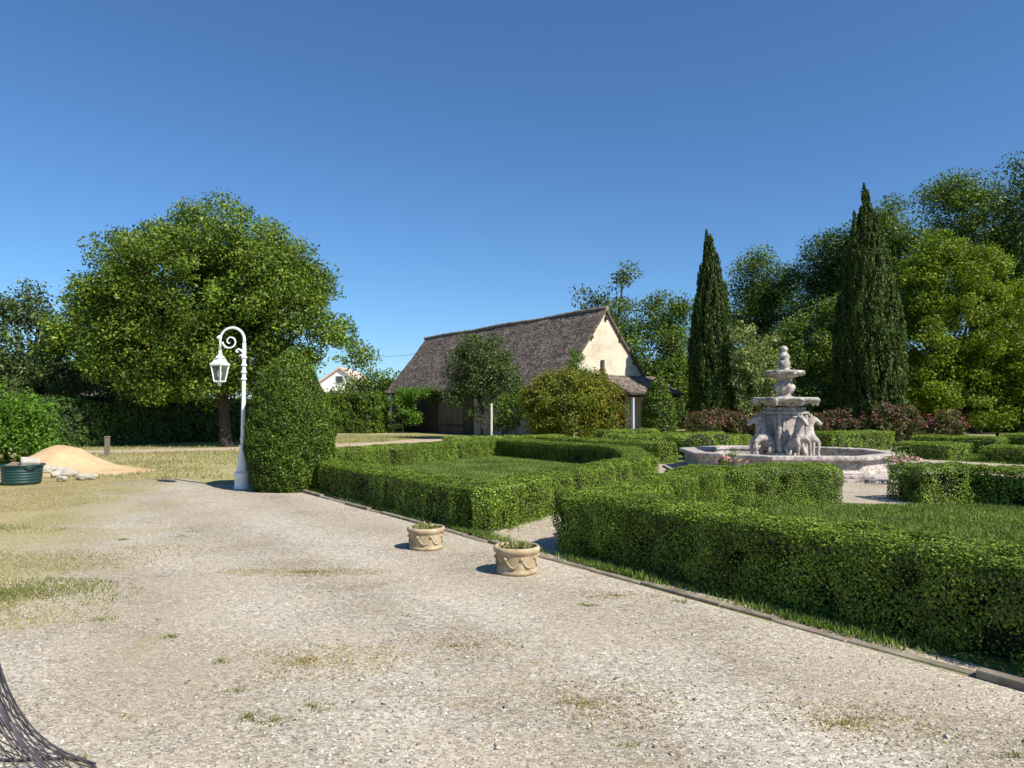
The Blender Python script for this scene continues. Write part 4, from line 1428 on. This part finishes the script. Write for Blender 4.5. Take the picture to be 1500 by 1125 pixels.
for i in range(4):
    o = link('horse_statue', hm, M['stone'] if i == 0 else None, ft)
    o.rotation_euler = (0, 0, i * math.pi / 2 + TURN); o.location = (0, 0, .28); o.scale = (1.12, .95, .97)
# pale rubble at the hedge foot
M['rubble'] = plain('pale_rubble', (.50, .45, .37), (.30, .27, .21), 7, .9, .6, 18)


def rock(r, seed, flat=.7):
    g = rng(seed)
    bm = bmesh.new()
    bmesh.ops.create_icosphere(bm, subdivisions=2, radius=1)
    P = np.array([v.co for v in bm.verts])
    f = 1 + .22 * wob(P, 2.0, seed) + .10 * wob(P, 5, seed + 1)
    for i, v in enumerate(bm.verts):
        q = v.co * f[i] * r
        v.co = Vector((q.x * g.uniform(.97, 1.03) * 1.25, q.y, q.z * flat))
    me = bpy.data.meshes.new('stone'); bm.to_mesh(me); bm.free()
    return me


RG = 'pale rubble stones at the foot of the sand heap'
rocks = [(70, 690, .15, 'rounded brownish stone touching the green tub'), (84, 693, .12, 'small grey stone next to the brownish one by the tub'), (97, 690, .14, 'flat pale stone in the rubble near the tub'),
         (92, 699, .09, 'little pale stone lying in front of the flat one'), (106, 692, .12, 'grey stone in the middle of the rubble row'), (113, 686, .17, 'largest pale stone of the rubble, leaning on the sand'),
         (118, 696, .10, 'low pale stone below the largest one'), (128, 697, .11, 'cream stone near the far end of the rubble'), (137, 694, .08, 'smallest cream stone ending the rubble row')]
for i, (px, py, r, lab) in enumerate(rocks):
    py += 6
    D = 1680 / (py - 600)
    p = far(px, py, D)
    o = link('rubble_stone', rock(r * 1.2, 600 + i, .7), M['rubble']); o.location = (p[0], p[1], r * .62); o.rotation_euler = (0, 0, i * 1.9)
    tag(o, lab, 'stone', RG)
for i, (px, py, r, lab) in enumerate([(1455, 727, .16, 'pale stone in the shade at the foot of the hedge'), (1476, 731, .11, 'smaller pale stone next to the one under the shaded hedge'),
                                      (1180, 736, .12, 'pale stone on the lawn below the hedge in front of the fountain')]):
    p = far(px, py, 1680 / (py - 600))
    o = link('garden_stone', rock(r, 640 + i, .6), M['rubble']); o.location = (p[0], p[1], r * .35)
    tag(o, lab, 'stone')


# pink flowers by the fountain
def flower_plant(loc, r, h, seed, label):
    o = thing('flowering_plant', label, 'plant', loc, group='pink flowers beside the fountain basin')
    lv, C = crown([((0, 0, h * .6), (r, r, h * .5))], 30, .11, 40, .05, seed)
    link('foliage', fast_mesh('flower_foliage', lv, 4), M['box'], o)
    g = rng(seed + 1)
    d = unit(g, 9); d[:, 2] = np.abs(d[:, 2])
    C2 = np.array([0, 0, h * .7]) + d * np.array([r, r, h * .42])
    k = np.repeat(np.arange(9), 12)
    P = C2[k] + g.normal(0, .03, (len(k), 3))
    stuffed(link('flowers', fast_mesh('flower_heads', leaves(P, d[k], np.full(len(k), .055), g, .5, aspect=.8), 4), M['pink'], o))
    return o


p = far(1072, 690, 14.0); flower_plant((p[0], p[1], 0), .30, .68, 701, 'pink and white flowers before the basin on the rounded box ball side')
p = far(1322, 690, 15.3); flower_plant((p[0], p[1], 0), .30, .66, 703, 'pink flowers behind the square hedge end past the fountain corner')


# ------------------------------------------------------------------ lamp post
def mat_white():
    m, t, b = nodes('white_gloss_paint')
    co = coords(t)
    c = ramp(t, noise(t, co, 7, 6, .65), [(.3, (.66, .66, .65)), (.5, (.80, .80, .79)), (.8, (.82, .82, .82))])
    t.links.new(c, b.inputs['Base Color'])
    b.inputs['Roughness'].default_value = .35
    b.inputs['Specular IOR Level'].default_value = .5
    return m


M['white'] = mat_white()
mg, tg_, bg_ = nodes('lantern_glass')
bg_.inputs['Base Color'].default_value = (.62, .66, .64, 1)
bg_.inputs['Roughness'].default_value = .12
bg_.inputs['Transmission Weight'].default_value = .9
bg_.inputs['IOR'].default_value = 1.1
M['lantern_glass'] = mg
lp = far(355, 716, 14.55)
lamp = thing('street_lamp', 'white cast iron lamp post with a curled arm and hanging lantern', 'street lamp', (lp[0], lp[1], 0))
mb = MB()
mb.lathe([(.160, -.02), (.160, .05), (.150, .06), (.150, .26), (.165, .27), (.165, .32), (.150, .335), (.125, .36), (.104, .50), (.084, .66), (.070, .80), (.066, .84), (.085, .855), (.085, .885), (.068, .90)], 28,
         mod=lambda a, j: 1 + (.025 * math.cos(8 * a) if 7 <= j <= 10 else 0))
mb.build('base', M['white'], lamp, True, .004)
mb = MB(); mb.lathe([(.049, .89), (.046, 1.0), (.039, 2.42), (.036, 2.95)], 24)
mb.build('post', M['white'], lamp, True)
for z in (1.0, 2.22, 2.36, 2.50, 2.66):
    mb = MB()
    mb.lathe([(.038, z - .03), (.055, z - .02), (.062, z), (.055, z + .02), (.038, z + .03)], 20)
    mb.build('collar', M['white'], lamp, True)
# the arm: a half circle towards the lantern
R_ = .245
pts = [(0, 0, 2.93)] + [(-R_ + R_ * math.cos(a), 0, 3.02 + R_ * math.sin(a)) for a in np.linspace(0, math.pi, 15)] + [(-2 * R_, 0, 2.78)]
mb = MB(); mb.tube(pts, [.036] + [.030 - .007 * i / 15 for i in range(16)], 12)
mb.lathe([(.001, -.05), (.045, -.02), (.055, 0), (.045, .03), (.001, .055)], 12, (-2 * R_ - .02, 0, 3.06))
mb.build('arm', M['white'], lamp, True)
mb = MB()
sp = []
for k in range(30):
    f = k / 29
    a = math.radians(185 + 440 * f)
    r = .155 * (1 - f) + .035 * f
    sp.append((-R_ - .045 + r * math.cos(a), 0, 2.985 + r * math.sin(a)))
mb.tube(sp, [.019 - .006 * k / 29 for k in range(30)], 8)
mb.tube([(0, 0, 2.74), (-.06, 0, 2.80), (-.12, 0, 2.83), (-.17, 0, 2.80), (-.15, 0, 2.76), (-.12, 0, 2.78)], [.022, .022, .02, .018, .016, .013], 8)
mb.tube([(0, 0, 2.68), (-.05, 0, 2.71), (-.09, 0, 2.70), (-.10, 0, 2.67)], [.02, .018, .015, .012], 8)
mb.build('scroll', M['white'], lamp, True)
# lantern, hanging under the end of the arm
lx, zt = -2 * R_, 2.78
mb = MB()
mb.lathe([(.03, 2.80), (.04, 2.76), (.035, 2.72), (.05, 2.70), (.075, 2.685), (.085, 2.66), (.10, 2.645)], 16, (lx, 0, 0))
mb.lathe([(.10, 2.645), (.12, 2.60), (.15, 2.555), (.195, 2.53), (.195, 2.505), (.165, 2.50)], 4, (lx, 0, 0), a0=math.radians(27))
mb.build('lantern_roof', M['white'], lamp)
mb = MB()
tz, bz, tr, br_ = 2.50, 2.17, .168, .105
for i in range(4):
    a = math.radians(27) + i * math.pi / 2; b = a + math.pi / 2
    A, B = (lx + tr * math.cos(a), tr * math.sin(a), tz), (lx + br_ * math.cos(a), br_ * math.sin(a), bz)
    C_, D_ = (lx + tr * math.cos(b), tr * math.sin(b), tz), (lx + br_ * math.cos(b), br_ * math.sin(b), bz)
    mb.tube([A, B], .014, 6); mb.tube([B, D_], .015, 6); mb.tube([A, C_], .015, 6)
mb.lathe([(.02, 2.08), (.04, 2.10), (.03, 2.13), (.08, 2.155), (.105, 2.17)], 12, (lx, 0, 0))
mb.build('lantern_frame', M['white'], lamp)
for i in range(4):
    a = math.radians(27) + i * math.pi / 2; b = a + math.pi / 2
    k = .975
    q = [(lx + tr * k * math.cos(a), tr * k * math.sin(a), tz), (lx + br_ * k * math.cos(a), br_ * k * math.sin(a), bz), (lx + br_ * k * math.cos(b), br_ * k * math.sin(b), bz), (lx + tr * k * math.cos(b), tr * k * math.sin(b), tz)]
    m2 = MB().add(q, [(0, 1, 2, 3)]).build('glass_pane', M['lantern_glass'], lamp)
mb = MB(); mb.lathe([(.03, 2.49), (.03, 2.42), (.05, 2.38), (.06, 2.32), (.045, 2.26), (.01, 2.23)], 14, (lx, 0, 0))
mb.build('bulb', plain('milky_bulb', (.75, .74, .70), (.7, .69, .66), 3, .3), lamp, True)


# ------------------------------------------------------------------ terracotta pots
def mat_terra():
    m, t, b = nodes('pale_terracotta')
    co = coords(t)
    c = ramp(t, noise(t, co, 6, 6, .65), [(.3, (.27, .19, .105)), (.5, (.40, .31, .185)), (.72, (.48, .41, .29))])
    c = mix(t, ramp(t, noise(t, co, 13, 5, .7), [(.55, 0), (.7, .55)]), c, (.62, .57, .48))
    t.links.new(c, b.inputs['Base Color']); b.inputs['Roughness'].default_value = .92
    bump(t, b, noise(t, co, 50, 4, .6), .5, .006)
    return m


M['terra'] = mat_terra()
M['soil'] = plain('dry_soil', (.20, .15, .10), (.11, .08, .055), 12, .95, .8, 30)


def pot(loc, rz, seed, label, s):
    o = thing('flower_pot', label, 'flower pot', loc, rz, 'low terracotta pots standing on the gravel')
    mb = MB()
    mb.lathe([(.185, 0), (.20, .005), (.203, .035), (.192, .045), (.196, .06), (.212, .18), (.214, .20), (.228, .212), (.236, .235), (.234, .255), (.222, .268), (.200, .268), (.196, .25), (.190, .205), (.05, .20)], 48)
    for i in range(8):                # swags and rosettes in relief
        a0 = i * math.pi / 4
        pts = []
        for k in range(9):
            f = k / 8
            a = a0 + f * math.pi / 4
            z = .165 - .085 * math.sin(math.pi * f)
            r = .198 + .010 * z / .2 + .004
            pts.append((r * math.cos(a), r * math.sin(a), z))
        mb.tube(pts, [.003 + .007 * math.sin(math.pi * k / 8) for k in range(9)], 6)
        r = .214
        mb.lathe([(.001, -.022), (.018, -.012), (.021, 0), (.018, .012), (.001, .022)], 8, (r * math.cos(a0), r * math.sin(a0), .168))
    mb.build('bowl', M['terra'], o, True)
    sm = MB(); sm.lathe([(.195, .216), (.14, .226), (.07, .222), (.01, .23)], 24); sm.build('soil', M['soil'], o, True)
    g = rng(seed)
    n = 420
    a = g.uniform(0, 6.28, n); r = .19 * np.sqrt(g.uniform(0, 1, n))
    x = r * np.cos(a) - .04; y = r * np.sin(a) + .02
    k = (x ** 2 + y ** 2 < .19 ** 2) & (wob(np.column_stack([x, y, x * 0]), 14, seed) > -.3)
    P = np.column_stack([x, y, np.full(n, .22) + g.uniform(0, .07, n)])[k]
    lv = leaves(P, np.tile((0, -.3, .8), (len(P), 1)), np.full(len(P), .055), g, .4, np.tile((0, 0, 1.), (len(P), 1)), .55, .3)
    link('plant', fast_mesh('pot_plant', lv, 4), M['weed'], o)
    o.scale = (s, s, s)
    return o


p = far(624, 803, 8.32); pot((p[0], p[1], .004), .4, 801, 'low terracotta pot with sprouting yellow weeds by the corner of the hedge square', .93)
p = far(757, 839, 7.10); pot((p[0], p[1], .004), 1.0, 803, 'low terracotta pot with a tuft on one side at the mouth of the garden path', .98)

# ------------------------------------------------------------------ sand heap, tub, post
def sand():
    g = rng(91)
    n = 70
    c = far(100, 692, 18.6)
    vs, fs = [], []
    for j in range(n):
        for i in range(n):
            x = (i / (n - 1) - .5) * 6.2; y = (j / (n - 1) - .5) * 4.2
            vs.append((x, y))
    A = np.array(vs)
    h = .78 * np.clip(1 - np.sqrt(((A[:, 0] + .35) / 1.35) ** 2 + (A[:, 1] / 1.55) ** 2), -.2, 1) \
        + .0
    h1 = .70 * np.exp(-(((A[:, 0] + .25) / 1.05) ** 2 + (A[:, 1] / 1.0) ** 2)) + .13 * np.exp(-(((A[:, 0] - 1.3) / .9) ** 2 + (A[:, 1] / .9) ** 2))
    P3 = np.column_stack([A, np.zeros(len(A))])
    h = h1 + .03 * wob(P3, 3, 92) * np.clip(h1 * 3, 0, 1) + .012 * wob(P3, 12, 93) * np.clip(h1 * 3, 0, 1) - .035
    co = np.column_stack([A, h])
    f = [(j * n + i, j * n + i + 1, (j + 1) * n + i + 1, (j + 1) * n + i) for j in range(n - 1) for i in range(n - 1)]
    me = idx_mesh('sand_heap', co, f)
    me.polygons.foreach_set('use_smooth', [True] * len(me.polygons))
    m, t, b = nodes('orange_sand')
    cc = coords(t)
    cl = ramp(t, noise(t, cc, 2.2, 6, .6), [(.3, (.43, .295, .15)), (.7, (.57, .42, .24))])
    cl = mix(t, 1, cl, ramp(t, noise(t, cc, 40, 3, .7), [(.3, .85), (.7, 1.1)]), 'MULTIPLY')
    t.links.new(cl, b.inputs['Base Color']); b.inputs['Roughness'].default_value = .95
    bump(t, b, noise(t, cc, 14, 6, .7), .6, .03)
    o = link('sand_heap', me, m); o.location = (c[0], c[1], 0); o.scale = (.9, .95, 1)
    tag(o, 'low heap of orange building sand on the dry grass', 'sand heap')


sand()
tp = far(27, 712, 15.3)
M['teal'] = plain('teal_plastic', (.014, .058, .052), (.010, .040, .037), 4, .45, spec=.5)
tub = thing('plastic_tub', 'round dark green plastic tub with moulded ribs full of rubbish', 'tub', (tp[0], tp[1] + .1, 0))
mb = MB()
prof = [(.40, 0)]
for i in range(6):
    z = .06 + i * .072
    prof += [(.415 + .08 * z, z), (.432 + .08 * z, z + .02), (.432 + .08 * z, z + .04), (.415 + .08 * z, z + .06)]
prof += [(.49, .50), (.51, .51), (.51, .54), (.475, .545), (.46, .50), (.42, .35), (.05, .34)]
tub.scale = (.84, .84, .80)
mb.lathe(prof, 40); mb.build('body', M['teal'], tub, True)
for s in (0, 1):
    a = math.radians(-35) + s * math.pi
    mb = MB()
    q = [(.50 * math.cos(a + d) * (1 + .10 * math.sin(math.pi * (d + .25) / .5)), .50 * math.sin(a + d) * (1 + .10 * math.sin(math.pi * (d + .25) / .5)), .49) for d in np.linspace(-.25, .25, 9)]
    mb.tube(q, .018, 8); mb.build('handle', M['teal'], tub, True)
bl = MB(); bl.box((0, 0, 0), (.36, .26, .22), .5)
o = bl.build('building_block', M['rubble'], bevel=.03); o.location = (tp[0] + .17, tp[1] + .1, .44); o.rotation_euler = (.3, .25, .2)
tag(o, 'pale broken building block sticking out of the green tub', 'block')
bl = MB(); bl.box((0, 0, 0), (.30, .20, .14), .2)
o = bl.build('broken_brick', plain('brown_brick', (.26, .18, .12), (.15, .10, .07), 9, .9, .5, 20), bevel=.02); o.location = (tp[0] - .14, tp[1] - .02, .37); o.rotation_euler = (.2, -.3, 1.2)
tag(o, 'brown broken brick lying in the green tub', 'brick')
p = far(157, 655, 25)
mb = MB(); mb.box((p[0], p[1], .30), (.16, .14, .66), .4); mb.box((p[0], p[1], .65), (.19, .17, .05), .4)
tag(mb.build('wooden_post', plain('grey_wood', (.19, .165, .12), (.11, .095, .07), 5, .9, .5, 14), bevel=.012), 'short grey wooden post sticking up behind the sand heap', 'post')

# ------------------------------------------------------------------ dark netting hung over a plant at the yard's edge
nb = (-2.26, 2.62)
net = thing('plant_netting', 'dark woven netting hung in a flared bell over a white flowering plant', 'netting', (nb[0], nb[1], 0))


def net_r(z):
    z = max(z, 0)
    return .24 + .50 * math.exp(-z / .34)


mb = MB()
g = rng(95)
NZ = 26
for i in range(60):
    a = 2 * math.pi * i / 60
    for tw in (.55, -.55):
        pts = []
        for k in range(NZ):
            z = 1.25 * (k / (NZ - 1)) ** 1.2
            aa = a + tw * z
            r = net_r(z) * (1 + .05 * math.sin(7 * aa + 3 * z))
            pts.append((r * math.cos(aa), r * math.sin(aa), z + .008))
        mb.tube(pts, .0026, 4)
mb.build('mesh', plain('black_net_cord', (.075, .07, .08), (.04, .038, .045), 8, .7), net)
for z, rr in ((0.012, .007), (1.25, .012)):
    mb = MB()
    pts = []
    for k in range(61):
        aa = 2 * math.pi * k / 60
        r = net_r(z) * (1 + .05 * math.sin(7 * aa + 3 * z))
        pts.append((r * math.cos(aa), r * math.sin(aa), z))
    mb.tube(pts, rr, 6)
    mb.build('hem', plain('black_hem_cord', (.05, .048, .055), (.03, .03, .035), 8, .7), net)
fp = thing('flowering_plant', 'white flowering plant standing inside the dark netting', 'plant', (nb[0], nb[1], 0))
lv, C = crown([((0, 0, .5), (.17, .17, .42))], 30, .08, 45, .05, 811)
link('foliage', fast_mesh('netted_foliage', lv, 4), M['mid'], fp)
k = np.repeat(np.arange(30), 10)
P = C[k] + g.normal(0, .03, (len(k), 3))
stuffed(link('flowers', fast_mesh('netted_flowers', leaves(P, unit(g, len(k)), np.full(len(k), .045), g, .5, aspect=.8), 4), plain('white_petal', (.82, .82, .80), (.75, .75, .74), 5, .6), fp))
